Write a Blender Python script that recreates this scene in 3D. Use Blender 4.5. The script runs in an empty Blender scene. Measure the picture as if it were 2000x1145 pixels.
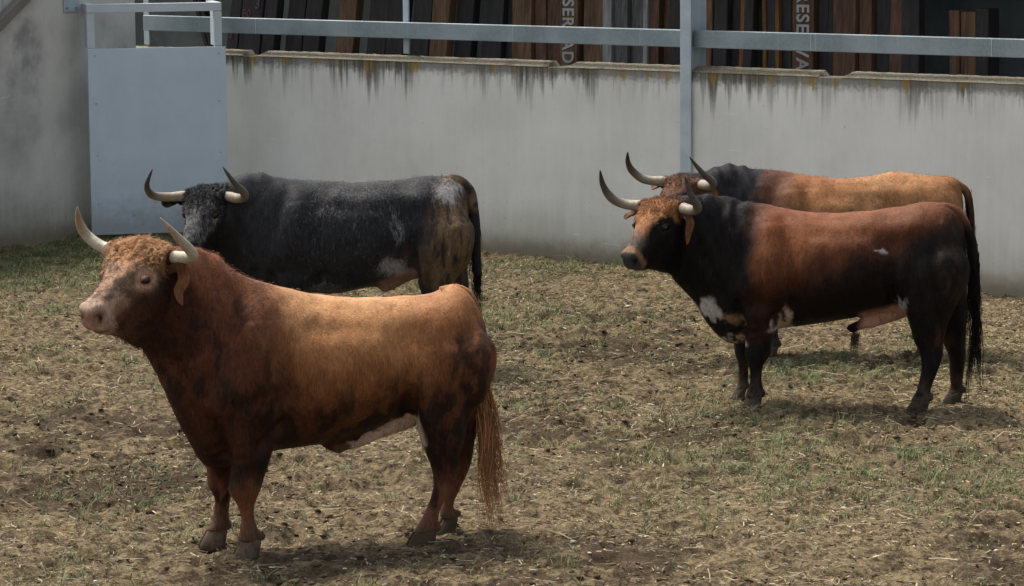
import bpy, bmesh, math
import numpy as np
from mathutils import Matrix, Vector
R = math.radians
scn = bpy.context.scene
C = scn.collection

# ------------------------------------------------------------------ camera
PITCH = R(7.618); ROLL = 0.007; CAMZ = 3.4
cam_d = bpy.data.cameras.new('camera'); cam = bpy.data.objects.new('camera', cam_d); C.objects.link(cam)
cam_d.sensor_width = 36.0; cam_d.lens = 108.0; cam_d.clip_start = 0.5; cam_d.clip_end = 600
F_ = Vector((0, math.cos(PITCH), -math.sin(PITCH))); U0 = Vector((0, math.sin(PITCH), math.cos(PITCH))); R0 = Vector((1, 0, 0))
r_ = R0*math.cos(ROLL) - U0*math.sin(ROLL); u_ = R0*math.sin(ROLL) + U0*math.cos(ROLL)
m = Matrix.Identity(4)
for i in range(3):
    m[i][0] = r_[i]; m[i][1] = u_[i]; m[i][2] = -F_[i]
m[2][3] = CAMZ
cam.matrix_world = m
scn.camera = cam

# ------------------------------------------------------------------ sky, sun, exposure
SUN = Vector((-0.40, 0.42, 1.0)).normalized()          # towards the sun (hazy, high, behind the yard on the left)
elev = math.asin(SUN.z); az = math.atan2(SUN.x, SUN.y)
world = bpy.data.worlds.new('World'); scn.world = world; world.use_nodes = True
wt = world.node_tree; wt.nodes.clear()
wo = wt.nodes.new('ShaderNodeOutputWorld'); wb = wt.nodes.new('ShaderNodeBackground')
sk = wt.nodes.new('ShaderNodeTexSky'); sk.sky_type = 'NISHITA'; sk.sun_disc = False
sk.sun_elevation = elev; sk.sun_rotation = az; sk.air_density = 1.0; sk.dust_density = 4.0; sk.ozone_density = 1.0
bw = wt.nodes.new('ShaderNodeRGBToBW'); mx = wt.nodes.new('ShaderNodeMix'); mx.data_type = 'RGBA'
mx.inputs[0].default_value = 0.6                        # thin cloud takes most of the blue out of the sky
wt.links.new(sk.outputs[0], bw.inputs[0]); wt.links.new(sk.outputs[0], mx.inputs[6]); wt.links.new(bw.outputs[0], mx.inputs[7])
wt.links.new(mx.outputs[2], wb.inputs[0]); wb.inputs[1].default_value = 0.15
wt.links.new(wb.outputs[0], wo.inputs[0])
sun_d = bpy.data.lights.new('sun', 'SUN'); sun_d.energy = 2.0; sun_d.angle = R(14); sun_d.color = (1.0, 0.95, 0.87)
sun = bpy.data.objects.new('sun', sun_d); C.objects.link(sun)
sun.rotation_euler = SUN.to_track_quat('Z', 'Y').to_euler(); sun.location = (0, 20, 12)
scn.view_settings.view_transform = 'Standard'; scn.view_settings.look = 'None'
scn.view_settings.exposure = 1.0; scn.view_settings.gamma = 1.0

rng = np.random.default_rng(7)

# ------------------------------------------------------------------ numeric helpers
def lin(r, g, b):
    f = lambda c: c/12.92 if c <= .04045 else ((c+.055)/1.055)**2.4
    return np.array([f(r/255), f(g/255), f(b/255)])
def sm(a, b, x):
    t = np.clip((x-a)/(b-a), 0, 1); return t*t*(3-2*t)
def _h(ix, iy, iz, seed):
    n = (ix.astype(np.int64)*374761393 + iy.astype(np.int64)*668265263 + iz.astype(np.int64)*2147483647 + seed*1274126177) & 0xFFFFFFFF
    n = ((n ^ (n >> 13))*1274126177) & 0xFFFFFFFF
    n = (n ^ (n >> 16))
    return (n & 0xFFFFFF)/float(0xFFFFFF)
def vnoise(P, scale=1.0, seed=0):
    P = np.asarray(P)*np.asarray(scale); i = np.floor(P); f = P-i; f = f*f*(3-2*f); i = i.astype(np.int64)
    x, y, z = i[:, 0], i[:, 1], i[:, 2]; fx, fy, fz = f[:, 0], f[:, 1], f[:, 2]
    r = 0
    for dx in (0, 1):
        for dy in (0, 1):
            for dz in (0, 1):
                w = (fx if dx else 1-fx)*(fy if dy else 1-fy)*(fz if dz else 1-fz)
                r = r + w*_h(x+dx, y+dy, z+dz, seed)
    return r
def fbm(P, scale=1.0, octv=4, seed=0):
    r = 0; a = .5; t = 0; s = np.asarray(scale, float)
    for k in range(octv):
        r = r + a*vnoise(P, s, seed+k*17); t += a; a *= .55; s = s*2.03
    return r/t
def catmull(P, n):
    P = np.asarray(P, float); k = len(P); t = np.linspace(0, k-1, n); i = np.clip(np.floor(t).astype(int), 0, k-2); f = (t-i)[:, None]
    p0 = P[np.clip(i-1, 0, k-1)]; p1 = P[i]; p2 = P[i+1]; p3 = P[np.clip(i+2, 0, k-1)]
    return .5*((2*p1)+(-p0+p2)*f+(2*p0-5*p1+4*p2-p3)*f*f+(-p0+3*p1-3*p2+p3)*f**3)

def mesh_np(name, V, faces):
    """V (n,3); faces: list of (k,c) index arrays"""
    me = bpy.data.meshes.new(name); V = np.asarray(V, np.float32)
    faces = [np.asarray(f, np.int32) for f in faces if len(f)]
    nl = sum(f.size for f in faces); nf = sum(len(f) for f in faces)
    me.vertices.add(len(V)); me.vertices.foreach_set('co', V.ravel())
    me.loops.add(nl); me.loops.foreach_set('vertex_index', np.concatenate([f.ravel() for f in faces]))
    me.polygons.add(nf)
    st = []; o = 0
    for f in faces:
        st.append(o+np.arange(len(f))*f.shape[1]); o += f.size
    me.polygons.foreach_set('loop_start', np.concatenate(st).astype(np.int32))
    me.polygons.foreach_set('loop_total', np.concatenate([np.full(len(f), f.shape[1]) for f in faces]).astype(np.int32))
    me.update(calc_edges=True); me.validate()
    return me
def set_col(me, col, name='coat'):
    at = me.attributes.new(name, 'FLOAT_COLOR', 'POINT')
    c = np.ones((len(me.vertices), 4), np.float32); c[:, :3] = col; at.data.foreach_set('color', c.ravel())
def set_f(me, val, name):
    at = me.attributes.new(name, 'FLOAT', 'POINT'); at.data.foreach_set('value', np.asarray(val, np.float32))
def smooth(me, on=True):
    me.polygons.foreach_set('use_smooth', np.full(len(me.polygons), on))
def link(name, me, mats, parent=None, loc=None, rz=None):
    o = bpy.data.objects.new(name, me); C.objects.link(o)
    for mt in (mats if isinstance(mats, (list, tuple)) else [mats]): me.materials.append(mt)
    if parent: o.parent = parent
    if loc is not None: o.location = loc
    if rz is not None: o.rotation_euler = (0, 0, rz)
    return o
def tag(o, label=None, cat=None, group=None, kind=None):
    if label: o['label'] = label
    if cat: o['category'] = cat
    if group: o['group'] = group
    if kind: o['kind'] = kind
    return o
def empty(name, loc=(0, 0, 0), rz=0, **k):
    k.setdefault('kind', 'thing')
    o = bpy.data.objects.new(name, None); C.objects.link(o); o.location = loc; o.rotation_euler = (0, 0, rz); o.empty_display_size = .2
    return tag(o, **k)

class MB:
    """collects boxes / tubes / prisms into one mesh"""
    def __init__(s): s.V = []; s.F = []; s.n = 0
    def add(s, V, F):
        V = [tuple(v) for v in V]; s.V += V; s.F += [tuple(i+s.n for i in f) for f in F]; s.n += len(V); return s
    def box(s, a, b):
        x0, y0, z0 = a; x1, y1, z1 = b
        V = [(x0, y0, z0), (x1, y0, z0), (x1, y1, z0), (x0, y1, z0), (x0, y0, z1), (x1, y0, z1), (x1, y1, z1), (x0, y1, z1)]
        return s.add(V, [(0, 3, 2, 1), (4, 5, 6, 7), (0, 1, 5, 4), (1, 2, 6, 5), (2, 3, 7, 6), (3, 0, 4, 7)])
    def hexa(s, V):
        return s.add(V, [(0, 3, 2, 1), (4, 5, 6, 7), (0, 1, 5, 4), (1, 2, 6, 5), (2, 3, 7, 6), (3, 0, 4, 7)])
    def cyl(s, p, q, r, n=10):
        p = Vector(p); q = Vector(q); d = (q-p).normalized(); a = d.orthogonal().normalized(); b = d.cross(a)
        V = []
        for c in (p, q):
            for k in range(n):
                t = 2*math.pi*k/n; V.append(c+a*math.cos(t)*r+b*math.sin(t)*r)
        F = [(k, (k+1) % n, n+(k+1) % n, n+k) for k in range(n)]+[tuple(range(n))[::-1], tuple(range(n, 2*n))]
        return s.add(V, F)
    def mesh(s, name, bevel=0.0, seg=2):
        bm = bmesh.new()
        vs = [bm.verts.new(v) for v in s.V]
        for f in s.F: bm.faces.new([vs[i] for i in f])
        bmesh.ops.recalc_face_normals(bm, faces=bm.faces)
        if bevel: bmesh.ops.bevel(bm, geom=list(bm.edges), offset=bevel, segments=seg, profile=.5, affect='EDGES', clamp_overlap=True)
        me = bpy.data.meshes.new(name); bm.to_mesh(me); bm.free(); return me
    def build(s, name, mat, parent=None, bevel=0.0, loc=None, rz=None):
        return link(name, s.mesh(name, bevel), mat, parent, loc, rz)

# ------------------------------------------------------------------ node helpers
class NT:
    def __init__(s, name):
        s.m = bpy.data.materials.new(name); s.m.use_nodes = True; s.t = s.m.node_tree; s.t.nodes.clear()
        s.out = s.N('ShaderNodeOutputMaterial'); s.b = s.N('ShaderNodeBsdfPrincipled'); s.L(s.b.outputs[0], s.out.inputs[0])
    def N(s, ty, **k):
        n = s.t.nodes.new(ty)
        for a, b in k.items(): setattr(n, a, b)
        return n
    def L(s, a, b): s.t.links.new(a, b)
    def put(s, sock, v):
        if hasattr(v, 'default_value') and not isinstance(v, (tuple, list, float, int)): s.L(v, sock)
        else: sock.default_value = v
    def coord(s, which='Object'): return s.N('ShaderNodeTexCoord').outputs[which]
    def mapv(s, v, scale=(1, 1, 1), loc=(0, 0, 0), rot=(0, 0, 0)):
        n = s.N('ShaderNodeMapping'); s.L(v, n.inputs[0]); n.inputs['Scale'].default_value = scale; n.inputs['Location'].default_value = loc; n.inputs['Rotation'].default_value = rot
        return n.outputs[0]
    def noise(s, v, scale=5, detail=4, rough=.55, dist=0):
        n = s.N('ShaderNodeTexNoise'); s.L(v, n.inputs['Vector']); n.inputs['Scale'].default_value = scale; n.inputs['Detail'].default_value = detail
        n.inputs['Roughness'].default_value = rough; n.inputs['Distortion'].default_value = dist; return n.outputs[0]
    def voro(s, v, scale=5, feature='F1', out=0):
        n = s.N('ShaderNodeTexVoronoi', feature=feature); s.L(v, n.inputs['Vector']); n.inputs['Scale'].default_value = scale; return n.outputs[out]
    def rng(s, v, a, b, c=0., d=1., smooth=True):
        n = s.N('ShaderNodeMapRange'); n.interpolation_type = 'SMOOTHSTEP' if smooth else 'LINEAR'
        s.put(n.inputs[0], v); n.inputs[1].default_value = a; n.inputs[2].default_value = b; n.inputs[3].default_value = c; n.inputs[4].default_value = d; return n.outputs[0]
    def math(s, op, a, b=0.):
        n = s.N('ShaderNodeMath', operation=op); s.put(n.inputs[0], a); s.put(n.inputs[1], b); return n.outputs[0]
    def mix(s, f, a, b, blend='MIX'):
        n = s.N('ShaderNodeMix', data_type='RGBA', blend_type=blend); s.put(n.inputs[0], f)
        for k, v in ((6, a), (7, b)):
            if isinstance(v, (tuple, list, np.ndarray)): n.inputs[k].default_value = (*[float(x) for x in v[:3]], 1)
            else: s.L(v, n.inputs[k])
        return n.outputs[2]
    def attr(s, name, out='Color'): return s.N('ShaderNodeAttribute', attribute_name=name).outputs[out]
    def sep(s, v):
        n = s.N('ShaderNodeSeparateXYZ'); s.L(v, n.inputs[0]); return n.outputs
    def bump(s, h, strength=.3, dist=.01):
        n = s.N('ShaderNodeBump'); s.L(h, n.inputs['Height']); n.inputs['Strength'].default_value = strength; n.inputs['Distance'].default_value = dist
        s.L(n.outputs[0], s.b.inputs['Normal'])
    def fin(s, col=None, rough=.7, spec=.3, metal=0.):
        if col is not None:
            if isinstance(col, (tuple, list, np.ndarray)): s.b.inputs['Base Color'].default_value = (*[float(x) for x in col[:3]], 1)
            else: s.L(col, s.b.inputs['Base Color'])
        s.put(s.b.inputs['Roughness'], rough); s.b.inputs['Specular IOR Level'].default_value = spec; s.b.inputs['Metallic'].default_value = metal
        return s.m

# ------------------------------------------------------------------ materials
def mat_ground():
    t = NT('soil'); o = t.coord()
    big = t.noise(o, .9, 5, .6); mid = t.noise(o, 5, 6, .65); fine = t.noise(o, 38, 6, .75); grain = t.noise(o, 160, 3, .7)
    damp = t.attr('damp', 'Fac'); green = t.attr('green', 'Fac'); pale = t.attr('pale', 'Fac')
    dry = t.mix(t.rng(mid, .3, .7), lin(90, 75, 54), lin(124, 106, 79))
    dry = t.mix(t.rng(fine, .42, .68), dry, lin(146, 130, 98))
    dry = t.mix(t.math('MULTIPLY', pale, t.rng(fine, .3, .6)), dry, lin(158, 141, 104))
    wet = t.mix(t.rng(fine, .35, .7), lin(58, 48, 34), lin(94, 78, 57))
    f = t.math('ADD', t.math('MULTIPLY', damp, 1.0), t.rng(big, .35, .7, -.35, .35))
    f = t.math('ADD', f, t.rng(mid, .35, .65, .28, -.28))
    c = t.mix(t.rng(f, .12, .62), dry, wet); c = t.mix(t.rng(t.noise(o, 17, 5, .7), .48, .60, 0, .75), c, lin(60, 49, 35))
    c = t.mix(t.rng(grain, .30, .50, .85, 0.), c, lin(54, 44, 31))
    g = t.math('MULTIPLY', green, t.rng(fine, .38, .6))
    c = t.mix(t.math('MULTIPLY', g, .85), c, lin(64, 70, 38))
    h = t.math('ADD', t.math('MULTIPLY', fine, 1.0), t.math('MULTIPLY', grain, .45))
    t.bump(h, .9, .02)
    return t.fin(c, .95, .15)
def mat_concrete(tall=False):
    t = NT('tall_wall_concrete' if tall else 'wall_concrete'); o = t.coord(); x, y, z = t.sep(o)
    streak = t.noise(t.mapv(o, (7, 7, .35)), 2.2, 5, .6); fine = t.noise(t.mapv(o, (40, 40, 3)), 1.5, 4, .6); cloud = t.noise(o, 1.1, 5, .6); speck = t.noise(o, 26, 3, .6)
    base = t.mix(t.rng(cloud, .3, .7), lin(202, 202, 193), lin(219, 219, 212)) if not tall else t.mix(t.rng(cloud, .3, .7), lin(160, 158, 151), lin(198, 196, 188))
    base = t.mix(t.rng(streak, .35, .8, .0, .10 if tall else .26), base, lin(222, 221, 215))
    base = t.mix(t.rng(fine, .5, .85, 0, .06 if tall else .12), base, lin(140, 138, 128))
    base = t.mix(t.rng(speck, .68, .76, 0, .5), base, lin(110, 104, 90))
    # green-grey film low on the wall
    low = t.math('ADD', z, t.math('MULTIPLY', streak, .25))
    base = t.mix(t.rng(low, .05, .75, .62, 0), base, lin(140, 138, 112))
    dirt = t.math('ADD', z, t.math('MULTIPLY', t.noise(o, 6, 6, .7), -.22)); base = t.mix(t.rng(dirt, -.08, .14, .75, 0), base, lin(112, 98, 74))
    spl = t.math('MULTIPLY', t.rng(t.noise(o, 38, 4, .7), .60, .70), t.rng(z, .15, .9, 1, 0)); base = t.mix(t.math('MULTIPLY', spl, .6), base, lin(108, 94, 70))
    scr = t.noise(t.mapv(o, (2.2, 2.2, 26), (1.7, 0, .4), (0, .35, 0)), 1., 3, .6); scm = t.math('MULTIPLY', t.rng(scr, .655, .67), t.rng(t.noise(o, 1.3, 2, .5), .5, .62)); base = t.mix(t.math('MULTIPLY', scm, .35), base, lin(232, 230, 222))
    # stains running down from the top
    top = 1.74 if not tall else 3.2
    line = lambda sx, off, det=5, ro=.65: t.noise(t.mapv(o, (sx, sx if tall else .0, .0), (off, off*.7, 0)), 1., det, ro)
    dep = t.math('ADD', t.math('MULTIPLY', z, -1.), top); dep = t.math('ADD', dep, t.math('MULTIPLY', t.rng(speck, .3, .7, -.02, .02, False), 1.))
    ln = t.rng(line(11, 3.3),   .36, .76, .03, .62 if not tall else 1.8, False); it = t.rng(line(2.3, 8.1), .38, .62, .12, 1.); it2 = t.rng(line(24, 1.1, 3), .34, .54, .15, 1.)
    f = t.math('MULTIPLY', t.math('MULTIPLY', t.rng(t.math('DIVIDE', dep, ln), .25, 1.1, 1, 0), it), it2)
    base = t.mix(t.math('MULTIPLY', f, .92), base, lin(70, 68, 62))
    band = t.rng(t.math('ADD', dep, t.math('MULTIPLY', t.noise(o, 9, 5, .7), -.12)), -.02, .06, 1, 0)
    base = t.mix(t.math('MULTIPLY', band, .0 if tall else .7), base, lin(84, 80, 66))
    ln2 = t.rng(line(7.7, 5.9), .45, .75, .05, .36, False); f2 = t.math('MULTIPLY', t.rng(t.math('DIVIDE', dep, ln2), .4, 1.1, 1, 0), t.math('MULTIPLY', t.rng(line(5.1, 2.7), .53, .60), it2))
    base = t.mix(t.math('MULTIPLY', f2, .0 if tall else .85), base, lin(146, 116, 40))
    if tall:
        bl = t.noise(t.mapv(o, (1, .8, .7), (0, 0, 2.)), 1.7, 5, .6)
        base = t.mix(t.math('MULTIPLY', t.rng(bl, .48, .72), t.rng(z, .7, 1.9, .1, .75)), base, lin(78, 77, 74))
    t.bump(t.math('ADD', t.math('MULTIPLY', speck, .5), fine), .25, .006)
    return t.fin(base, .9, .2)
def mat_coping():
    t = NT('weathered_coping'); o = t.coord(); a = t.noise(o, 5, 5, .6); b = t.noise(o, 70, 4, .75); mo = t.noise(o, 2.1, 4, .6)
    c = t.mix(t.rng(b, .35, .65), lin(98, 91, 75), lin(156, 148, 130)); c = t.mix(t.rng(a, .5, .72, 0, .6), c, lin(72, 68, 50))
    c = t.mix(t.rng(b, .66, .74), c, lin(214, 206, 190)); c = t.mix(t.rng(mo, .55, .7, 0, .45), c, lin(98, 92, 42))
    t.bump(b, .8, .01); return t.fin(c, .95, .15)
def mat_paint(name, col, rough=.45, spots=.12, var=.08, mud=0.):
    t = NT(name); o = t.coord(); n = t.noise(o, 3, 5, .6); s = t.noise(o, 90, 3, .6); v = t.noise(t.mapv(o, (9, 9, .7)), 2, 4, .6)
    d = np.array(col)*(1-var*2); e = np.minimum(np.array(col)*(1+var*1.5), .9)
    c = t.mix(t.rng(n, .3, .7), d, e); c = t.mix(t.rng(v, .5, .8, 0, .25), c, e); c = t.mix(t.rng(s, .66, .76, 0, spots*2), c, np.array(col)*.6)
    if mud:
        z = t.sep(o)[2]; q = t.math('ADD', z, t.math('MULTIPLY', t.noise(o, 7, 6, .7), -.5)); c = t.mix(t.rng(q, -.15, .22, mud, 0), c, lin(112, 100, 78))
        k = t.math('MULTIPLY', t.rng(t.noise(o, 24, 5, .7), .60, .68), t.rng(z, .2, 1.3, .8, 0.)); c = t.mix(t.math('MULTIPLY', k, mud), c, lin(116, 104, 82))
        x1 = t.noise(t.mapv(o, (30, 3, 2), (0, 0, 0), (0, .5, 0)), 1., 3, .6); c = t.mix(t.rng(x1, .70, .72, 0, .3), c, np.array(col)*.6)
    t.bump(s, .05, .002); return t.fin(c, rough, .4)
def mat_galv():
    t = NT('galvanised_steel'); o = t.coord(); sp = t.voro(o, 55, 'F1', 1); n = t.noise(o, 2.2, 5, .6); st = t.noise(t.mapv(o, (30, 30, 1.5)), 1., 4, .6)
    c = t.mix(t.rng(n, .3, .7), lin(120, 134, 138), lin(146, 159, 162)); bwn = t.N('ShaderNodeRGBToBW'); t.L(sp, bwn.inputs[0])
    c = t.mix(t.rng(bwn.outputs[0], .2, .8, 0, .3), c, lin(152, 162, 163)); c = t.mix(t.rng(st, .6, .75, 0, .5), c, lin(172, 180, 180))
    return t.fin(c, t.rng(n, .3, .7, .38, .55), .5, .25)
def mat_wood(name, dark, light, edge=None):
    t = NT(name); o = t.coord(); oi = t.N('ShaderNodeObjectInfo').outputs['Random']
    add = t.N('ShaderNodeVectorMath', operation='ADD'); cmb = t.N('ShaderNodeCombineXYZ'); t.L(t.math('MULTIPLY', oi, 37.), cmb.inputs[0]); t.L(t.math('MULTIPLY', oi, 11.), cmb.inputs[2])
    t.L(o, add.inputs[0]); t.L(cmb.outputs[0], add.inputs[1]); v = add.outputs[0]
    g = t.noise(t.mapv(v, (30, 30, 1.2)), 1.5, 6, .65); w = t.noise(t.mapv(v, (6, 6, .8)), 1.3, 4, .6); pk = t.noise(v, 18, 4, .7)
    c = t.mix(t.rng(g, .3, .7), dark, light); c = t.mix(t.rng(w, .45, .75, 0, .7), c, np.array(dark)*.55); c = t.mix(t.rng(pk, .64, .75, 0, .7), c, np.array(light)*1.7)
    t.bump(g, .5, .006); return t.fin(c, .75, .3)
def mat_coat(name, rough=.48, spec=.045, sheen=0.):
    t = NT(name); o = t.coord(); col = t.attr('coat')
    fa = t.noise(t.mapv(o, (170, 170, 26)), 1., 4, .7, .3); fb = t.noise(t.mapv(o, (60, 60, 14)), 1., 4, .65, .5); fc = t.noise(t.mapv(o, (14, 14, 7)), 1., 4, .6, .6)
    k = t.math('ADD', t.math('ADD', t.rng(fa, .25, .75, .55, 1.45, False), t.rng(fb, .3, .7, -.2, .2, False)), t.rng(fc, .3, .7, -.22, .22, False))
    cm = t.N('ShaderNodeCombineXYZ')
    for i in range(3): t.L(k, cm.inputs[i])
    c = t.mix(1., col, cm.outputs[0], 'MULTIPLY')
    fr = t.math('ADD', t.attr('frost', 'Fac'), t.math('ADD', t.math('MULTIPLY', t.rng(fa, .25, .75, -.5, .5, False), .75), t.rng(fb, .3, .7, -.25, .25, False)))
    c = t.mix(t.rng(fr, .25, 1.45, 0, .95), c, (.36, .35, .33))
    curl = t.attr('curl', 'Fac'); cv = t.noise(o, 34, 4, .6, 1.6)
    h = t.math('ADD', t.math('ADD', t.math('MULTIPLY', fa, .5), t.math('MULTIPLY', fb, .8)), t.math('MULTIPLY', t.math('MULTIPLY', cv, curl), 4.))
    t.bump(h, .55, .008)
    t.b.inputs['Sheen Weight'].default_value = sheen; t.b.inputs['Sheen Roughness'].default_value = .4
    return t.fin(c, t.rng(fb, .3, .7, rough-.08, rough+.1), spec)
def mat_attr(name, rough=.7, spec=.2, sheen=0., trans=0.):
    t = NT(name); t.b.inputs['Sheen Weight'].default_value = sheen
    return t.fin(t.attr('coat'), rough, spec)
def mat_horn():
    t = NT('horn'); o = t.coord(); c = t.attr('coat'); n = t.noise(o, 45, 4, .65); w = t.noise(t.mapv(o, (60, 60, 60)), 1., 3, .6)
    c = t.mix(t.rng(n, .4, .7, 0, .35), c, (.12, .085, .05)); t.bump(n, .25, .004); return t.fin(c, t.rng(n, .3, .7, .45, .65), .3)
def mat_hoof():
    t = NT('hoof'); o = t.coord(); c = t.attr('coat'); n = t.noise(t.mapv(o, (30, 30, 90)), 1., 4, .6); d = t.noise(o, 25, 5, .7)
    c = t.mix(t.rng(n, .4, .7, 0, .4), c, (.1, .08, .06)); c = t.mix(t.rng(d, .42, .6, 0, .8), c, lin(70, 57, 42)); t.bump(n, .3, .004); return t.fin(c, .85, .08)

M_SOIL = mat_ground(); M_WALL = mat_concrete(); M_TALL = mat_concrete(True); M_COP = mat_coping(); M_GALV = mat_galv()
M_POST = mat_paint('grey_blue_post_paint', lin(172, 184, 188), .4); M_GATE = mat_paint('pale_blue_gate_paint', lin(186, 200, 207), .42, .05, .025, .5)
M_FRAME = mat_paint('gate_frame_paint', lin(186, 196, 200), .4, .05, .04); M_BOLT = mat_paint('bolt_steel', lin(150, 160, 166), .4)
M_BRACE = mat_paint('brown_grey_brace_paint', lin(120, 114, 104), .5, .2)
M_WDARK = mat_wood('dark_tarred_timber', lin(40, 37, 36), lin(58, 55, 53)); M_WBROWN = mat_wood('brown_timber', lin(80, 62, 45), lin(120, 92, 66))
M_WRED = mat_wood('red_brown_timber', lin(74, 53, 41), lin(110, 80, 60)); M_WGREY = mat_wood('weathered_grey_timber', lin(70, 68, 65), lin(104, 101, 97))
M_WORNG = mat_wood('orange_timber', lin(92, 62, 34), lin(130, 92, 52)); M_WWHITE = mat_wood('whitewashed_timber', lin(110, 110, 106), lin(150, 149, 144))
M_LETTER = mat_paint('white_stencil_paint', lin(168, 166, 160), .7, .5, .12); M_CHALK = mat_paint('faint_chalk', lin(96, 90, 92), .9, .5, .1); M_PCHALK = mat_paint('pink_chalk', lin(96, 62, 70), .9, .5, .1)
M_SHED = mat_paint('shed_wall_render', lin(128, 140, 142), .9, .2, .12); M_ROOF = mat_paint('roof_sheet', lin(120, 120, 118), .7)
M_COAT = mat_coat('bull_coat'); M_HAIR = mat_attr('coarse_hair', .6, .12, 0.); M_HORN = mat_horn(); M_HOOF = mat_hoof()
M_STRAW = mat_attr('straw', .8, .2); M_GRASS = mat_attr('grass_blades', .7, .25); M_CLOD = mat_attr('dry_clod', .95, .1); M_STONE = mat_attr('pale_stone', .8, .2)
def mat_eye():
    t = NT('eye'); return t.fin((.012, .007, .005), .08, .6)
M_EYE = mat_eye()
def mat_lid():
    t = NT('eyelid'); return t.fin(t.attr('coat'), .6, .3)

# ------------------------------------------------------------------ the yard: ground
WA = Vector((-0.092, 28.1525, 0)); AL = R(36.64)
WD = Vector((math.cos(AL), -math.sin(AL), 0)); WN = Vector((-math.sin(AL), -math.cos(AL), 0))
def wp(s, n, z=0): return WA+WD*s+WN*n+Vector((0, 0, z))
def to_sn(P):
    d = P[:, :2]-np.array(WA[:2]); return d@np.array(WD[:2]), d@np.array(WN[:2])

def axis(a, b, step, far):
    core = np.arange(a, b+step/2, step); g = [far*f for f in (.02, .05, .1, .2, .4, .7, 1.)]
    return np.concatenate([[a-v for v in reversed(g)], core, [b+v for v in g]])
def masks(P):
    x, y = P[:, 0], P[:, 1]; s, n = to_sn(P)
    w = P.copy(); w[:, 0] += (vnoise(P, 1.5, 91)-.5)*.8; w[:, 1] += (vnoise(P, 1.5, 92)-.5)*.8
    def bl(cx, cy, rx, ry): return np.exp(-(((w[:, 0]-cx)/rx)**2+((w[:, 1]-cy)/ry)**2))
    damp = .75*bl(-2.2, 17.2, 1.1, 1.1)+.6*bl(-2.7, 19.0, .9, .8)+.75*bl(1.0, 22.2, 1.1, 1.3)+.6*bl(.45, 18.9, 1.0, .6)+.45*bl(2.2, 18.6, 1.2, .5)+.5*bl(-.6, 15.6, .8, .5)+.4*bl(.2, 14.9, 1.2, .5)+.55*bl(2.6, 15.2, .8, .7)+.4*bl(0, 20.3, .8, .8)
    green = .9*bl(-4.2, 28.3, 1.6, 2.2)*1.0+.6*bl(.2, 27.2, 1.2, .7)+.45*bl(2.1, 21.1, .9, .5)+.4*bl(1.2, 18.2, .9, .9)+.35*bl(2.6, 17.2, 1.1, .8)+.3*bl(.2, 23.5, 1.6, 1.6)+.3*bl(-.6, 26.2, 1., .7)
    pale = .9*bl(3.9, 22.5, .9, 1.9)+.4*bl(3.4, 20, 1.2, 1.5)+.25*bl(1.6, 16.4, 1.5, 1.0)
    return damp, green, pale, s, n
def gh(P):
    P = np.column_stack([P[:, 0], P[:, 1], np.zeros(len(P))])
    near = sm(13, 15, P[:, 1])*(1-sm(32, 36, P[:, 1]))*(1-sm(6, 9, np.abs(P[:, 0])))
    h = (fbm(P, .55, 3, 3)-.5)*.07+(fbm(P, 3.1, 3, 5)-.5)*.06+(fbm(P, 12., 4, 9)-.5)*.065+np.clip(vnoise(P, 27., 33)-.62, 0, 1)*.05
    pit = np.clip(.36-vnoise(P, 4.3, 21), 0, 1)*.16+np.clip(.25-vnoise(P, 9.3, 23), 0, 1)*.12
    # hoof prints: shallow rimmed dents, one per cell at most
    hp_ = np.zeros(len(P)); ci = np.floor(P[:, 0]/.34).astype(np.int64); cj = np.floor(P[:, 1]/.34).astype(np.int64); z0 = ci*0
    for a in (-1, 0, 1):
        for b in (-1, 0, 1):
            i, j = ci+a, cj+b; d = np.hypot(P[:, 0]-(i+_h(i, j, z0, 301))*.34, (P[:, 1]-(j+_h(i, j, z0, 302))*.34)*.85); on = _h(i, j, z0, 303) < .55
            hp_ += on*(-.028*np.exp(-(d/.058)**4)+.012*np.exp(-((d-.085)/.026)**2))
    return (h-pit+hp_)*near
xs = axis(-5.2, 6.0, .022, 150); ys = axis(13.6, 31.2, .026, 150)
XX, YY = np.meshgrid(xs, ys); P = np.column_stack([XX.ravel(), YY.ravel(), np.zeros(XX.size)])
P[:, 2] = gh(P)
nx, ny = len(xs), len(ys); ii = (np.arange(ny-1)[:, None]*nx+np.arange(nx-1)[None, :]).ravel()
me = mesh_np('ground', P, [np.column_stack([ii, ii+1, ii+nx+1, ii+nx])]); smooth(me)
dm, gr, pl, _, _ = masks(P); set_f(me, np.clip(dm, 0, 1.2), 'damp'); set_f(me, np.clip(gr, 0, 1), 'green'); set_f(me, np.clip(pl, 0, 1), 'pale')
tag(link('ground', me, M_SOIL), kind='structure', label='trampled brown soil yard with straw litter', cat='ground')

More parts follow.
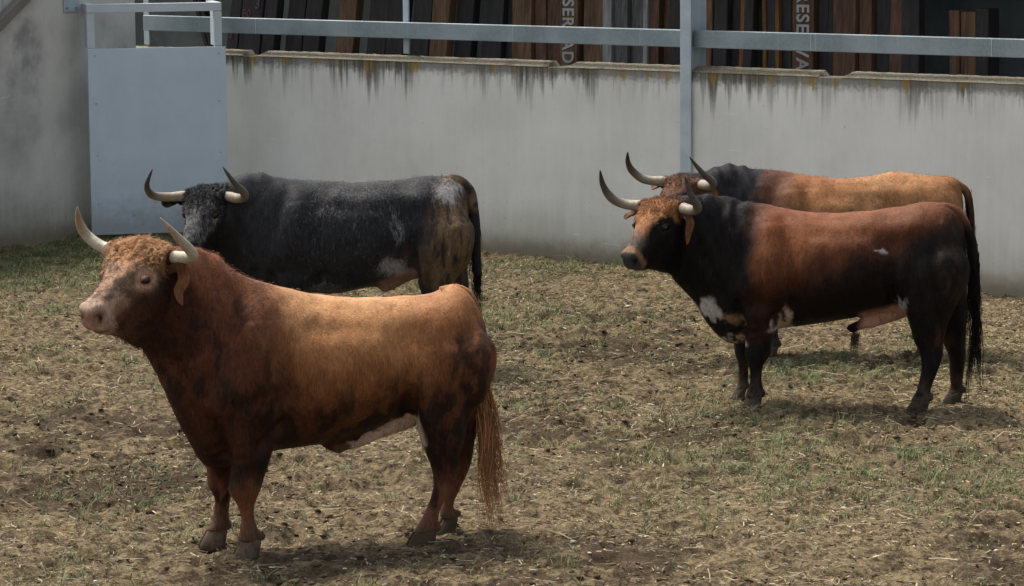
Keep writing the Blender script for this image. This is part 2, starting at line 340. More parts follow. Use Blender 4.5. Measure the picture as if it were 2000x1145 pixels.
# ------------------------------------------------------------------ walls and steel
FR = (WA.x, WA.y, 0)                         # everything on the wall is modelled in the wall's own frame: x = s along, y = -n, z up
def wall_empty(name, **k): return empty(name, FR, -AL, **k)
w = wall_empty('concrete_wall', label='long low grey concrete wall with dark drip stains under its coping', cat='wall')
for s0, s1 in ((-4.9, 2.032), (2.066, 9.5)):
    b = MB(); b.box((s0, 0, -.15), (s1, .18, 1.74)); b.build('wall_panel', M_WALL, w, .006)
def coping(s0, s1, c0, c1):
    b = MB(); zt, zb = 1.786, 1.741
    b.hexa([(s0, -.012, zb), (s1, -.012, zb), (s1, .192, zb), (s0, .192, zb), (s0+c0, .12, zt), (s1-c1, .12, zt), (s1-c1, .192, zt), (s0+c0, .192, zt)])
    me = b.mesh('coping', .005)
    # subdivide along for chips
    bm = bmesh.new(); bm.from_mesh(me); bmesh.ops.subdivide_edges(bm, edges=[e for e in bm.edges if e.calc_length() > .4], cuts=int((s1-s0)/.03), use_grid_fill=True); bm.to_mesh(me); bm.free()
    V = np.array([v.co for v in me.vertices]); d = (fbm(V, 22., 3, 4)-.5)*.014
    V[:, 2] += np.where(V[:, 2] > 1.75, d, d*.4); V[:, 1] += np.where(V[:, 1] < .05, (fbm(V, 16., 3, 8)-.5)*.012, 0)
    me.vertices.foreach_set('co', V.astype(np.float32).ravel()); me.update()
    link('coping', me, M_COP, w)
coping(-4.9, -3.14, 0, .04); coping(-2.96, .54, .04, .04); coping(.73, 2.03, .045, 0); coping(2.068, 3.38, 0, .045); coping(3.60, 6.2, .045, .04); coping(6.4, 9.5, .06, 0)

tw = wall_empty('tall_concrete_wall', label='tall stained concrete wall running towards the camera at the left edge', cat='wall')
b = MB(); b.box((-4.47, -12., -.15), (-4.22, -.36, 3.2)); b.build('wall_panel', M_TALL, tw, .008)

def column(s, label, width=.113, front=True, n0=-.035):
    c = wall_empty('steel_post', label=label, cat='post', group='steel posts along the concrete wall')
    b = MB(); hw = width/2
    b.box((s-hw, n0, -.05 if front else 1.8), (s+hw, n0+.014, 3.3)); b.build('front_flange', M_POST, c, .003)
    b = MB(); b.box((s-.006, n0+.015, -.05 if front else 1.8), (s+.006, .199, 3.298)); b.build('web', M_POST, c)
    b = MB(); b.box((s-hw, .2, -.05), (s+hw, .214, 3.3)); b.build('rear_flange', M_POST, c, .003)
column(2.049, 'wide grey-blue steel post standing in front of the low wall behind the right-hand bulls')
c = wall_empty('steel_post', label='thin pale steel post behind the galvanised rail above the middle of the wall', cat='post', group='steel posts along the concrete wall')
b = MB(); b.box((-1.235, .125, 1.806), (-1.17, .135, 3.3)); b.build('front_flange', M_POST, c, .002)
b = MB(); b.box((-1.208, .136, 1.806), (-1.198, .178, 3.3)); b.build('web', M_POST, c)
c = wall_empty('steel_post', label='grey steel post seen through the open frame of the gate, at the rail end', cat='post', group='steel posts along the concrete wall')
b = MB(); b.box((-4.57, .125, 1.806), (-4.50, .137, 3.3)); b.build('front_flange', M_POST, c, .002)
b = MB(); b.box((-4.556, .138, 1.806), (-4.546, .178, 3.3)); b.build('web', M_POST, c)

def rail(s0, s1, label, welds):
    c = wall_empty('steel_rail', label=label, cat='rail', group='galvanised rails above the wall')
    b = MB(); b.box((s0, .04, 1.952), (s1, .118, 2.104)); b.build('beam', M_GALV, c, .006)
    for q in welds:
        b = MB(); b.box((q-.004, .0365, 1.957), (q+.004, .0395, 2.099)); b.build('weld_seam', M_POST, c)
rail(-4.50, 2.034, 'galvanised rail above the wall left of the wide post', (-3.0, .12))
rail(2.085, 9.4, 'galvanised rail above the wall right of the wide post', (3.28, 5.0))

# shed behind: back wall, roof and floor edge are outside or in the dark
sh = wall_empty('open_shed', label='dark open shed behind the low wall holding leaning timbers', cat='shed')
b = MB(); b.box((-9, 3.6, -.1), (14, 3.8, 3.4)); b.build('back_wall', M_SHED, sh)
b = MB(); b.hexa([(-9, .5, 3.0), (14, .5, 3.0), (14, 4.4, 3.42), (-9, 4.4, 3.42), (-9, .5, 3.1), (14, .5, 3.1), (14, 4.4, 3.52), (-9, 4.4, 3.52)]); b.build('roof', M_ROOF, sh)
b = MB(); b.box((14., .5, -.1), (14.2, 3.8, 3.0)); b.build('end_wall', M_SHED, sh)
b = MB(); b.box((-9.2, .5, -.1), (-9., 3.8, 3.0)); b.build('end_wall', M_SHED, sh)

def text_mesh(txt, size, depth=.0015):
    cu = bpy.data.curves.new('lettering', 'FONT'); cu.body = txt; cu.size = size; cu.extrude = depth; cu.align_x = 'LEFT'; cu.space_character = 1.12; cu.offset = .004
    o = bpy.data.objects.new('lettering', cu); C.objects.link(o); dg = bpy.context.evaluated_depsgraph_get()
    me = bpy.data.meshes.new_from_object(o.evaluated_get(dg)); bpy.data.objects.remove(o); return me

N_BEAM = 0
def beam(s0, s1, mat, lean, label, top=3.05, depth=.11, n=-1.0, back=.10, sub=None):
    """a squared timber standing behind the wall; s0,s1 = edges at z=2; lean = sideways shift per metre; back = backward lean"""
    global N_BEAM
    j = np.random.default_rng(500+N_BEAM).normal(size=2); lean = lean+j[0]*.006; n = n+j[1]*.035
    wd = s1-s0; e = empty('timber_beam', tuple(wp((s0+s1)/2-lean*2, n+back*2, 0)), -AL, label=label, cat='timber', group='timber beams leaning in the shed behind the wall')
    b = MB(); b.box((-wd/2, 0, 0), (wd/2, depth, top)); me = b.mesh('beam', .006)
    bm = bmesh.new(); bm.from_mesh(me); bmesh.ops.subdivide_edges(bm, edges=[q for q in bm.edges if q.calc_length() > .7], cuts=14, use_grid_fill=True); bm.to_mesh(me); bm.free()
    V = np.array([v.co for v in me.vertices]); V0 = V.copy()
    V[:, 0] += lean*V0[:, 2]+(vnoise(V0+N_BEAM*3.3, 4., 5)-.5)*.008; V[:, 1] += back*V0[:, 2]+(vnoise(V0+N_BEAM*3.3, 4., 6)-.5)*.01
    me.vertices.foreach_set('co', V.astype(np.float32).ravel()); me.update(); N_BEAM += 1
    link('beam', me, mat, e)
    return e, lean, back
def letters(bm_, txt, size, z_first, mat, x=0., rot=True, squash=1.):
    e, lean, back = bm_; me = text_mesh(txt, size); V = np.array([v.co for v in me.vertices])
    if rot: a = V[:, 1]-size*.35+x; q = -V[:, 0]*squash+z_first    # reads downwards
    else: a = V[:, 0]+x; q = V[:, 1]+z_first
    W = np.column_stack([a+lean*q, back*q-.007-V[:, 2], q]); me.vertices.foreach_set('co', W.astype(np.float32).ravel()); me.update()
    link('lettering', me, mat, e)
# left group: dark tarred beams, tops leaning right
L = .05
b1 = beam(-4.235, -4.09, M_WDARK, L*1.6, 'dark tarred timber right beside the gate frame, first of the dark row')
letters(b1, '2', .12, 1.84, M_PCHALK, -.05, False)
b2 = beam(-4.04, -3.76, M_WDARK, L*1.5, 'dark broad timber with a chalked 3, second of the dark row from the gate')
letters(b2, '3', .14, 2.15, M_CHALK, .03, False); letters(b2, 'E0', .11, 2.06, M_PCHALK, -.13, False)
beam(-3.74, -3.58, M_WDARK, L*1.3, 'dark narrow timber touching the broad one with the chalked 3')
beam(-3.50, -3.28, M_WDARK, L*1.3, 'dark timber fourth of the dark row from the gate, black gap on its right', n=-1.02)
beam(-3.19, -2.98, M_WDARK, L*1.2, 'dark timber fifth of the dark row, between two black gaps', n=-.98)
beam(-2.80, -2.58, M_WBROWN, L*1.2, 'brownish timber alone among the dark ones left of the thin post')
beam(-2.38, -2.14, M_WDARK, L, 'dark timber just left of the thin pale post')
beam(-2.11, -1.9, M_WDARK, L, 'dark timber directly behind the thin pale post', n=-1.03)
beam(-1.83, -1.61, M_WDARK, L*.9, 'dark timber first right of the thin pale post', n=-.97)
beam(-1.56, -1.35, M_WBROWN, L*.8, 'olive-brown timber second right of the thin pale post')
beam(-1.34, -1.14, M_WDARK, L*.6, 'dark timber against the right side of the olive-brown one', n=-1.04)
beam(-.98, -.74, M_WDARK, L*.4, 'dark timber with pale scratches two left of the tan beam')
beam(-.73, -.62, M_WDARK, L*.2, 'narrow dark timber touching the left side of the tan beam', n=-1.05)
# right group: browner beams, tops leaning left
Q = -.065
beam(-.60, -.375, M_WBROWN, Q*.9, 'wide tan-brown timber at the left end of the brown row')
beam(-.36, -.23, M_WRED, Q, 'thin red-brown timber just right of the wide tan one', n=-1.02)
beam(-.22, -.04, M_WRED, Q, 'red-brown timber touching the left of the first lettered beam', n=-.99)
b3 = beam(-.03, .165, M_WBROWN, Q, 'brown timber with white lettering down it, left of the wide post')
letters(b3, 'RESERVADO', .18, 2.50, M_LETTER, .0, True, .86)
beam(.23, .46, M_WBROWN, Q, 'brown timber with two bolt holes right of the first lettered beam', n=-1.0)
beam(.475, .575, M_WWHITE, Q*.9, 'thin whitewashed timber between brown and grey beams', n=-.98)
beam(.58, .73, M_WGREY, Q*.9, 'grey timber right of the whitewashed thin one')
beam(.74, .90, M_WGREY, Q*.8, 'second grey timber, paler knots, left of the white-striped one', n=-1.02)
beam(.905, .955, M_WWHITE, Q*.8, 'narrow white-striped timber between grey and red-brown beams', n=-.98)
beam(.96, 1.06, M_WRED, Q*.7, 'red-brown thin timber second left of the wide post')
beam(1.07, 1.21, M_WRED, Q*.7, 'red-brown timber nearest the left side of the wide post', n=-1.02)
beam(1.215, 1.34, M_WDARK, Q*.6, 'dark timber hidden in part by the wide post')
beam(1.50, 1.66, M_WBROWN, Q*.5, 'brown timber nearest the right side of the wide post')
beam(1.68, 1.82, M_WDARK, Q*.5, 'dark timber second right of the wide post', n=-1.0)
beam(1.83, 1.955, M_WDARK, Q*.5, 'dark timber third right of the wide post', n=-1.03)
beam(1.96, 2.005, M_WORNG, Q*.5, 'thin orange edge timber right of three dark ones', n=-.98)
beam(2.01, 2.10, M_WDARK, Q*.5, 'dark timber at the left of the grey gap', n=-1.02)
beam(2.20, 2.235, M_WORNG, Q*1.2, 'thin ochre timber at the right of the grey gap', n=-.99)
beam(2.24, 2.33, M_WDARK, Q*1.1, 'dark timber between two thin orange ones', n=-1.03)
beam(2.335, 2.375, M_WORNG, Q*1.1, 'orange-brown slim timber left of the second lettered beam', n=-1.0)
beam(2.38, 2.48, M_WDARK, Q*1.1, 'dark timber touching the left of the second lettered beam', n=-1.04)
b4 = beam(2.495, 2.715, M_WRED, Q*1.1, 'red-brown timber with white lettering down it, right of the wide post')
letters(b4, 'RESERVADO', .18, 2.417, M_LETTER, .005, True, .9)
beam(2.735, 2.84, M_WDARK, Q*1.1, 'dark timber touching the right of the second lettered beam', n=-1.03)
beam(2.85, 2.95, M_WDARK, Q, 'dark timber second right of the second lettered beam', n=-1.0)
beam(2.965, 3.19, M_WRED, Q, 'broad red-brown timber right of the second lettered beam')
beam(3.20, 3.325, M_WRED, Q*.9, 'red-brown timber four right of the second lettered beam', n=-1.03)
beam(3.335, 3.48, M_WDARK, Q*.9, 'dark timber third from the right end of the long row', n=-1.0)
beam(3.485, 3.61, M_WRED, Q*.8, 'reddish timber second from the right end of the long row', n=-1.02)
beam(3.615, 3.785, M_WDARK, Q*.7, 'dark timber at the right end of the long row', n=-1.0)
beam(4.09, 4.185, M_WRED, Q*.4, 'short stout timber with its top showing, left of its trio', top=2.28, depth=.2, back=.02)
beam(4.19, 4.335, M_WBROWN, Q*.4, 'short stout timber with its top showing, middle of its trio', top=2.27, depth=.2, back=.02)
beam(4.34, 4.46, M_WDARK, Q*.4, 'short stout timber with its top showing, right of its trio', top=2.30, depth=.2, back=.02)
beam(-4.95, -4.90, M_WDARK, -.42, 'thin dark timber leaning steeply, left of two seen through the gate frame', n=-1.3, top=3.0)
beam(-4.80, -4.745, M_WDARK, -.40, 'thin dark timber leaning steeply, right of two seen through the gate frame', n=-1.25, top=3.0)

# gate: a steel box frame with a sheet panel standing in the corner
GX, GY = -4.047, 29.45; GA = math.atan2(.34, 1.33)
g = empty('metal_gate', (GX, GY, 0), GA, label='pale blue-grey sheet metal gate with an open frame on top, in the wall corner', cat='gate')
gw = 1.302
b = MB(); b.box((.0, -.012, .052), (gw+.03, 0, 1.845)); b.build('sheet_panel', M_GATE, g, .003)
for X in (.07, gw-.04):
    for Z in (.35, .82, 1.32, 1.78):
        b = MB(); b.cyl((X, -.0125, Z), (X, -.019, Z), .008, 8); b.build('rivet', M_BOLT, g)
for X in (.0, gw-.075):
    b = MB(); b.box((X, .002, .06), (X+.075, .05, 1.85)); b.box((X, .002, 1.853), (X+.075, .25, 2.185)); b.build('upright', M_FRAME, g, .004)
b = MB(); b.box((0., .001, 2.188), (gw, .07, 2.27)); b.build('top_bar', M_FRAME, g, .004)
for X in (.0, gw-.075):
    b = MB(); b.box((X, .073, 2.19), (X+.075, .5, 2.27)); b.build('side_bar', M_FRAME, g, .004)

bk = wall_empty('wall_bracket', label='small blue-grey steel bracket bolted to the tall wall beside the gate top', cat='bracket')
b = MB(); b.box((-4.218, -1.36, 2.19), (-4.205, -1.16, 2.42)); b.build('plate', M_POST, bk, .003)
for yy in (-1.32, -1.20):
    for zz in (2.23, 2.36):
        b = MB(); b.cyl((-4.204, yy, zz), (-4.192, yy, zz), .012, 6); b.build('bolt', M_GALV, bk)
br = wall_empty('steel_brace', label='sloping brown-grey steel brace on the tall wall at the top left corner', cat='brace')
b = MB(); z0, z1 = 1.45, 2.78; b.hexa([(-4.20, -3.3, z0-.1), (-4.12, -3.3, z0-.1), (-4.12, -1.35, z1-.1), (-4.20, -1.35, z1-.1), (-4.20, -3.3, z0+.02), (-4.12, -3.3, z0+.02), (-4.12, -1.35, z1+.02), (-4.20, -1.35, z1+.02)])
b.build('bar', M_BRACE, br, .008)
# ------------------------------------------------------------------ bulls
def rotm(yaw, pit, rol):
    cy, sy = np.cos(yaw), np.sin(yaw); cp, sp = np.cos(pit), np.sin(pit); cr, sr = np.cos(rol), np.sin(rol)
    return np.array([[cy, -sy, 0], [sy, cy, 0], [0, 0, 1]])@np.array([[cp, 0, sp], [0, 1, 0], [-sp, 0, cp]])@np.array([[1, 0, 0], [0, cr, -sr], [0, sr, cr]])
def shell(rings):
    """closed tube from a list of (m,3) rings, outward facing"""
    rings = [np.asarray(r) for r in rings]; mm = len(rings[0]); k = len(rings)
    V = np.vstack(rings+[rings[0].mean(0)[None], rings[-1].mean(0)[None]]); F = []
    for a in range(k-1):
        for j in range(mm):
            j2 = (j+1) % mm; F.append((a*mm+j, a*mm+j2, (a+1)*mm+j2, (a+1)*mm+j))
    T = []
    for j in range(mm):
        j2 = (j+1) % mm; T.append((k*mm, j2, j)); T.append((k*mm+1, (k-1)*mm+j, (k-1)*mm+j2))
    vol = 0
    A = np.array(F); c = V.mean(0)
    for q in (A[:, [0, 1, 2]], A[:, [0, 2, 3]], np.array(T)):
        p = V[q]-c; vol += np.einsum('ij,ij->i', p[:, 0], np.cross(p[:, 1], p[:, 2])).sum()
    if vol < 0: F = [f[::-1] for f in F]; T = [f[::-1] for f in T]
    return V, F+T
def ellipsoid(c, r, M=None):
    rings = []
    for i in range(1, 12):
        a = math.pi*i/12; rings.append(np.array([(math.cos(a)*r[0], math.sin(a)*math.cos(t)*r[1], math.sin(a)*math.sin(t)*r[2]) for t in np.linspace(0, 2*math.pi, 20, endpoint=False)]))
    if M is not None: rings = [q@M.T for q in rings]
    return shell([q+np.array(c) for q in rings])
def tube_rings(path, rad, n=12, flat=None):
    path = np.asarray(path, float); rings = []
    up = np.array([0, 1., 0])
    for i, p in enumerate(path):
        d = path[min(i+1, len(path)-1)]-path[max(i-1, 0)]; d = d/np.linalg.norm(d); a = np.cross(d, up); a /= np.linalg.norm(a)+1e-9; b = np.cross(d, a); up = -b if np.dot(-b, up) > 0 else b
        t = np.linspace(0, 2*math.pi, n, endpoint=False); rr = rad[i]; fl = 1 if flat is None else flat[i]
        rings.append(p+rr*(np.cos(t)[:, None]*a+np.sin(t)[:, None]*b*fl))
    return rings
def voxel_union(shells, vox):
    V = []; F = []; n = 0
    for v, f in shells: V += [tuple(p) for p in v]; F += [tuple(int(i)+n for i in q) for q in f]; n += len(v)
    me = bpy.data.meshes.new('union'); me.from_pydata(V, [], F); o = bpy.data.objects.new('union', me); C.objects.link(o)
    md = o.modifiers.new('r', 'REMESH'); md.mode = 'VOXEL'; md.voxel_size = vox; md.adaptivity = 0
    dg = bpy.context.evaluated_depsgraph_get(); r = bpy.data.meshes.new_from_object(o.evaluated_get(dg))
    bpy.data.objects.remove(o); bpy.data.meshes.remove(me)
    nv = np.empty(len(r.vertices)*3, np.float32); r.vertices.foreach_get('co', nv); nv = nv.reshape(-1, 3).astype(float)
    q = np.empty(len(r.loops), np.int32); r.loops.foreach_get('vertex_index', q)
    lt = np.empty(len(r.polygons), np.int32); r.polygons.foreach_get('loop_total', lt); ls = np.empty(len(r.polygons), np.int32); r.polygons.foreach_get('loop_start', ls)
    quads = q[ls[lt == 4][:, None]+np.arange(4)]; tris = q[ls[lt == 3][:, None]+np.arange(3)]
    bpy.data.meshes.remove(r); return nv, quads, tris
def edges_of(quads, tris):
    E = [quads[:, [i, (i+1) % 4]] for i in range(4)]+([tris[:, [i, (i+1) % 3]] for i in range(3)] if len(tris) else [])
    E = np.sort(np.vstack(E), 1); return np.unique(E, axis=0)
def laplace(V, E, it, w):
    deg = np.bincount(E.ravel(), minlength=len(V)).astype(float)[:, None]
    for k in range(it):
        S = np.zeros_like(V)
        for a, b in ((0, 1), (1, 0)):
            for c in range(3): S[:, c] += np.bincount(E[:, a], weights=V[E[:, b], c], minlength=len(V))
        V = V+(S/np.maximum(deg, 1)-V)*w[:, None]*.6
    return V
def normals(V, quads, tris):
    N = np.zeros_like(V)
    fn = np.cross(V[quads[:, 2]]-V[quads[:, 0]], V[quads[:, 3]]-V[quads[:, 1]])
    for i in range(4): 
        for c in range(3): N[:, c] += np.bincount(quads[:, i], weights=fn[:, c], minlength=len(V))
    if len(tris):
        fn = np.cross(V[tris[:, 1]]-V[tris[:, 0]], V[tris[:, 2]]-V[tris[:, 0]])
        for i in range(3):
            for c in range(3): N[:, c] += np.bincount(tris[:, i], weights=fn[:, c], minlength=len(V))
    return N/(np.linalg.norm(N, axis=1)[:, None]+1e-12)
def strands(name, roots, dirs, length, width, droop, curl, color, mat, parent, seg=5, seed=1, cvar=.25, clump=None):
    """thin 3-sided hairs as one mesh"""
    g_ = np.random.default_rng(seed); n = len(roots); L = np.asarray(length)*np.ones(n)*g_.uniform(.65, 1.2, n)
    d = dirs/np.linalg.norm(dirs, axis=1)[:, None]; t1 = np.cross(d, g_.normal(size=(n, 3))); t1 /= np.linalg.norm(t1, axis=1)[:, None]; t2 = np.cross(d, t1)
    ph = g_.uniform(0, 6.28, n); tw = g_.uniform(.7, 1.3, n)
    gat = np.zeros((n, 3)); cidx = None
    if clump:       # locks: hairs of one lock share direction and wave and draw together towards the tip
        sd_ = roots[g_.choice(n, clump, replace=n < clump)]; cidx = np.argmin(((roots[:, None, :]-sd_[None])**2).sum(2)+g_.random((n, clump))*1e-5*(1 if clump > 60 else 400), 1); cd = np.zeros((clump, 3)); cr_ = np.zeros((clump, 3)); cn = np.maximum(np.bincount(cidx, minlength=clump), 1)
        for c_ in range(3): cd[:, c_] = np.bincount(cidx, d[:, c_], clump)/cn; cr_[:, c_] = np.bincount(cidx, roots[:, c_], clump)/cn
        cd += g_.normal(size=(clump, 3))*np.array([.09, .09, .03])*(1 if clump < 60 else 2.4); L = L*g_.uniform(.62, 1.1, clump)[cidx]; d = d*.3+cd[cidx]*.7; d /= np.linalg.norm(d, axis=1)[:, None]; gat = (cr_[cidx]-roots)*.55
        ph = g_.uniform(0, 6.28, clump)[cidx]+g_.normal(0, .35, n); tw = g_.uniform(.6, 1.5, clump)[cidx]; a_ = np.array([0., 1, 0]); t1 = np.cross(d, a_); t1 /= np.linalg.norm(t1, axis=1)[:, None]; t2 = np.cross(d, t1)
    V = []; 
    for k in range(seg+1):
        t = k/seg; c = roots+gat*t+d*(L*t)[:, None]+np.array([0, 0, -1.])*(droop*L*t*t)[:, None]
        am = (curl*L*t)[:, None]; c = c+t1*np.cos(ph+tw*t*7)[:, None]*am+t2*np.sin(ph+tw*t*7)[:, None]*am-(t1*np.cos(ph)[:, None]+t2*np.sin(ph)[:, None])*am*.3
        r = width*(1-t*.85)*.5
        for j in range(3):
            a = 2.094*j; V.append(c+t1*math.cos(a)*r+t2*math.sin(a)*r)
    V = np.array(V)      # (seg+1)*3, n, 3
    V = V.transpose(1, 0, 2).reshape(-1, 3); base = (np.arange(n)*(seg+1)*3)[:, None]; F = []
    for k in range(seg):
        for j in range(3):
            j2 = (j+1) % 3; F.append(base+np.array([[k*3+j, k*3+j2, (k+1)*3+j2, (k+1)*3+j]]))
    me = mesh_np(name, V, [np.vstack(F)]); col = np.repeat(np.asarray(color)*np.ones((n, 3))*(1+g_.normal(size=(n, 1))*cvar).clip(.4, 1.8), (seg+1)*3, 0)
    set_col(me, col); smooth(me); return link(name, me, mat, parent)

WID = np.array([.075, .165, .225, .255, .275, .28, .315, .335, .335, .315, .305, .285, .255, .23, .21, .195, .185, .175])
HEAD = [  # x, ztop, zbot, halfwidth
 (-.07, -.03, -.22, .10), (-.02, .03, -.33, .132), (.04, .048, -.385, .138), (.10, .052, -.412, .134), (.16, .047, -.418, .126), (.22, .038, -.392, .110), (.29, .023, -.318, .088), (.355, .011, -.235, .073), (.405, .004, -.192, .066), (.44, .002, -.166, .066), (.466, -.004, -.148, .064), (.483, -.018, -.132, .056), (.493, -.040, -.110, .042)]

def build_bull(sp):
    name = 'bull'; root = empty(name, (sp['org'][0], sp['org'][1], 0), math.pi+sp['yaw'], label=sp['label'], cat='bull', group=None)
    h = sp['h']; sc = h[6]; MH = rotm(*h[:3]); hp = np.array(h[3:6]); ML = rotm(h[0], 0, h[2])
    toH = lambda P: ((P-hp)@MH)/sc
    fromH = lambda q: hp+(np.asarray(q, float)*sc)@MH.T
    shells = []
    # trunk and neck
    S = np.array(sp['sec']); S = catmull(np.column_stack([S, WID*sp.get('wk', 1.)*np.asarray(sp.get('wm', np.ones(18))), np.linspace(0, 1, 18)]), 90)
    th = np.linspace(0, 2*math.pi, 36, endpoint=False); rings = []
    for tx, tz, bx, bz, yo, w, u in S:
        T = np.array([tx, yo, tz]); B = np.array([bx, yo, bz]); k = u*17
        m_ = .52+.06*sm(3, 0, k)-.05*sm(12, 15, k); M_ = B+(T-B)*m_; kap = h[0]*.55*sm(13, 17.5, k); lat = np.array([-math.sin(kap), math.cos(kap), 0])
        c, s = np.cos(th), np.sin(th); yy = np.sign(c)*np.abs(c)**.86*w
        low = np.clip(-s, 0, 1); yy = yy*(1-.42*low**1.6*(.35+.65*sm(9, 12.5, k))); hi = np.clip(s, 0, 1); yy = yy*(1-.12*hi**2)
        rings.append(M_[None]+np.where(s > 0, s, 0)[:, None]*(T-M_)+np.where(s < 0, -s, 0)[:, None]*(B-M_)+yy[:, None]*lat)
    shells.append(shell(rings))
    # head
    Hs = catmull(np.array(HEAD), 40); rings = []
    for x, zt, zb, w in Hs:
        c, s = np.cos(th), np.sin(th); zm = zb+(zt-zb)*(.62 if x < .3 else .52); jaw = np.clip(-s, 0, 1)
        yy = np.sign(c)*np.abs(c)**.72*w*(1-.45*jaw**1.6*(1-.6*float(sm(.36, .46, x)))); zz = np.where(s > 0, zm+np.sign(s)*np.abs(s)**.78*(zt-zm), zm+np.abs(s)**.95*(zb-zm))
        rings.append(fromH(np.column_stack([np.full_like(yy, x), yy, zz])))
    shells.append(shell(rings))
    # throat lump under the jaw
    for c, r in sp.get('lumps', []): shells.append(ellipsoid(c, r))
    # horn roots
    for sd in (1, -1): shells.append(ellipsoid(fromH((.03, .13*sd, -.015)), (.05*sc, .045*sc, .045*sc)))
    # legs
    hoofs = []
    DEP = {'f': [1, 1, 1, 1.07, .92, .88, 1.0, 1.06], 'h': [1, 1, 1, 1, 1, 1.0, 1.05, .94, .88, 1.02, 1.08]}
    Wd = {'f': [.125, .095, .072, .066, .045, .040, .053, .056], 'h': [.12, .135, .13, .12, .10, .075, .060, .046, .040, .052, .054]}
    for key, yy in (('fn', .155), ('ff', -.15), ('hn', .165), ('hf', -.165)):
        lg = np.array(sp['leg'][key], float); n = len(lg); z0, z1 = lg[0, 2], lg[-1, 2]; lg[:, 2] = z0+(lg[:, 2]-z0)*(z0-.075)/(z0-z1); mid = lg[:, :2].mean(1, keepdims=True); lg[:, :2] = mid+(lg[:, :2]-mid)*1.07
        mul = np.interp(np.linspace(0, 1, n), np.linspace(0, 1, len(DEP[key[0]])), DEP[key[0]]); mid = lg[:, :2].mean(1, keepdims=True); lg[:, :2] = mid+(lg[:, :2]-mid)*mul[:, None]
        ww = 1.06*np.interp(np.linspace(0, 1, n), np.linspace(0, 1, len(Wd[key[0]])), Wd[key[0]])
        yv = np.full(n, yy); 
        if key[0] == 'f': yv[:2] = yy*.98
        g = catmull(np.column_stack([lg, ww, yv]), 44); rings = []
        if key[0] == 'h':  # thigh: carry the loft up into the rump
            f0 = g[0]; rings.append(np.column_stack([(f0[0]+f0[1])/2+np.cos(th)*(f0[0]-f0[1])*.3, yy*.8+np.sin(th)*f0[3]*.55, np.full(36, f0[2]+.12)]))
        else:
            f0 = g[0]; rings.append(np.column_stack([(f0[0]+f0[1])/2-.02+np.cos(th)*(f0[0]-f0[1])*.42, yy*.8+np.sin(th)*f0[3]*.8, np.full(36, f0[2]+.2)]))
        for xf, xb, z, w, y in g: rings.append(np.column_stack([(xf+xb)/2+np.cos(th)*(xf-xb)/2, y+np.sin(th)*w, np.full(36, z)]))
        shells.append(shell(rings))
        for dy in (.024, -.024): shells.append(ellipsoid((lg[-1, 1]+.004, yy+dy, .105), (.017, .014, .022)))
        hoofs.append((key, (lg[-1, 0]+lg[-1, 1])/2, yy, (lg[-1, 0]-lg[-1, 1])/2))
    # sheath fold under the belly
    for path, rad in sp.get('folds', []):
        p = catmull(np.array(path), 24); r = catmull(np.array(rad)[:, None], 24)[:, 0]; shells.append(shell(tube_rings(p, r, 14)))
    V, Q, T = voxel_union(shells, .0115)
    E = edges_of(Q, T); H = toH(V)
    hm = sm(.0, .08, H[:, 0])*sm(.36, .3, np.abs(H[:, 2]+.1))*sm(.26, .2, np.abs(H[:, 1])); legm = sm(.55, .35, V[:, 2])*sm(.45, .3, H[:, 2]*0+V[:, 2])
    V = laplace(V, E, 16, np.clip(1-.72*hm-.86*legm, .10, 1)); V = laplace(V, E, 3, .8-.4*legm)
    # ---- muscles and bones as displacement along the normal
    N = normals(V, Q, T); D = np.zeros(len(V)); x, y, z = V[:, 0], np.abs(V[:, 1]), V[:, 2]
    def b(c, r, a):
        nonlocal D
        D += a*np.exp(-(((x-c[0])/r[0])**2+((y-c[1])/r[1])**2+((z-c[2])/r[2])**2))
    for c, r, a in sp['muscle']: b(c, r, a*1.8)
    yl = sm(.06, .14, y)
    for p0, p1, r, a in LINES:
        p0 = np.array(p0); p1 = np.array(p1); p0 = p0+[sp.get('mx', 0), 0]; p1 = p1+[sp.get('mx', 0), 0]; dd = p1-p0; t = np.clip(((x-p0[0])*dd[0]+(z-p0[1])*dd[1])/(dd@dd), 0, 1)
        q = ((x-p0[0]-t*dd[0])**2+(z-p0[1]-t*dd[1])**2)/r**2; D += 1.6*a*np.exp(-q)*yl*(1-hm)*sm(0, .2, t+.1)*sm(1.0, .8, t-.1)
    bodym = (1-hm)*sm(.5, .65, z)
    D += bodym*(fbm(V, (5., 5., 3.5), 3, sp['seed'])-.5)*.03
    rib = np.sin((x*.96+z*.18)*44+vnoise(V, 3, 6)*2)*.0022*np.exp(-((x+.02)/.2)**2-((z-.9)/.2)**2); D += rib*bodym
    wr = np.sin((x*.95-z*.30)*62+fbm(V, 6, 2, 4)*6)*.0045*np.exp(-((x-sp['neckx'])/.16)**2)*sm(.85, 1.15, z)*(1-hm)*sp.get('wrinkle', 1.); D += wr; D += np.sin(z*95+x*18+fbm(V, 9, 2, 14)*5)*.006*np.exp(-((x-.58-sp.get('mx', 0))/.10)**2-((z-.52)/.07)**2)*(1-hm); D += np.sin((x*.8+z*.6)*80+fbm(V, 7, 2, 15)*5)*.003*np.exp(-((x-.80-sp.get('mx', 0))/.10)**2-((z-.95)/.2)**2)*(1-hm)
    # head sculpt in the head frame
    hx, hy, hz = H[:, 0], np.abs(H[:, 1]), H[:, 2]
    def hb(c, r, a):
        nonlocal D
        D += hm*a*sc*np.exp(-(((hx-c[0])/r)**2+((hy-c[1])/r)**2+((hz-c[2])/r)**2))
    hb((.165, .115, .010), .045, .020); hb((.19, .13, -.035), .030, -.016); hb((.205, .12, -.062), .03, .007); hb((.15, .125, -.16), .085, .014); hb((.29, .10, -.12), .06, -.010)
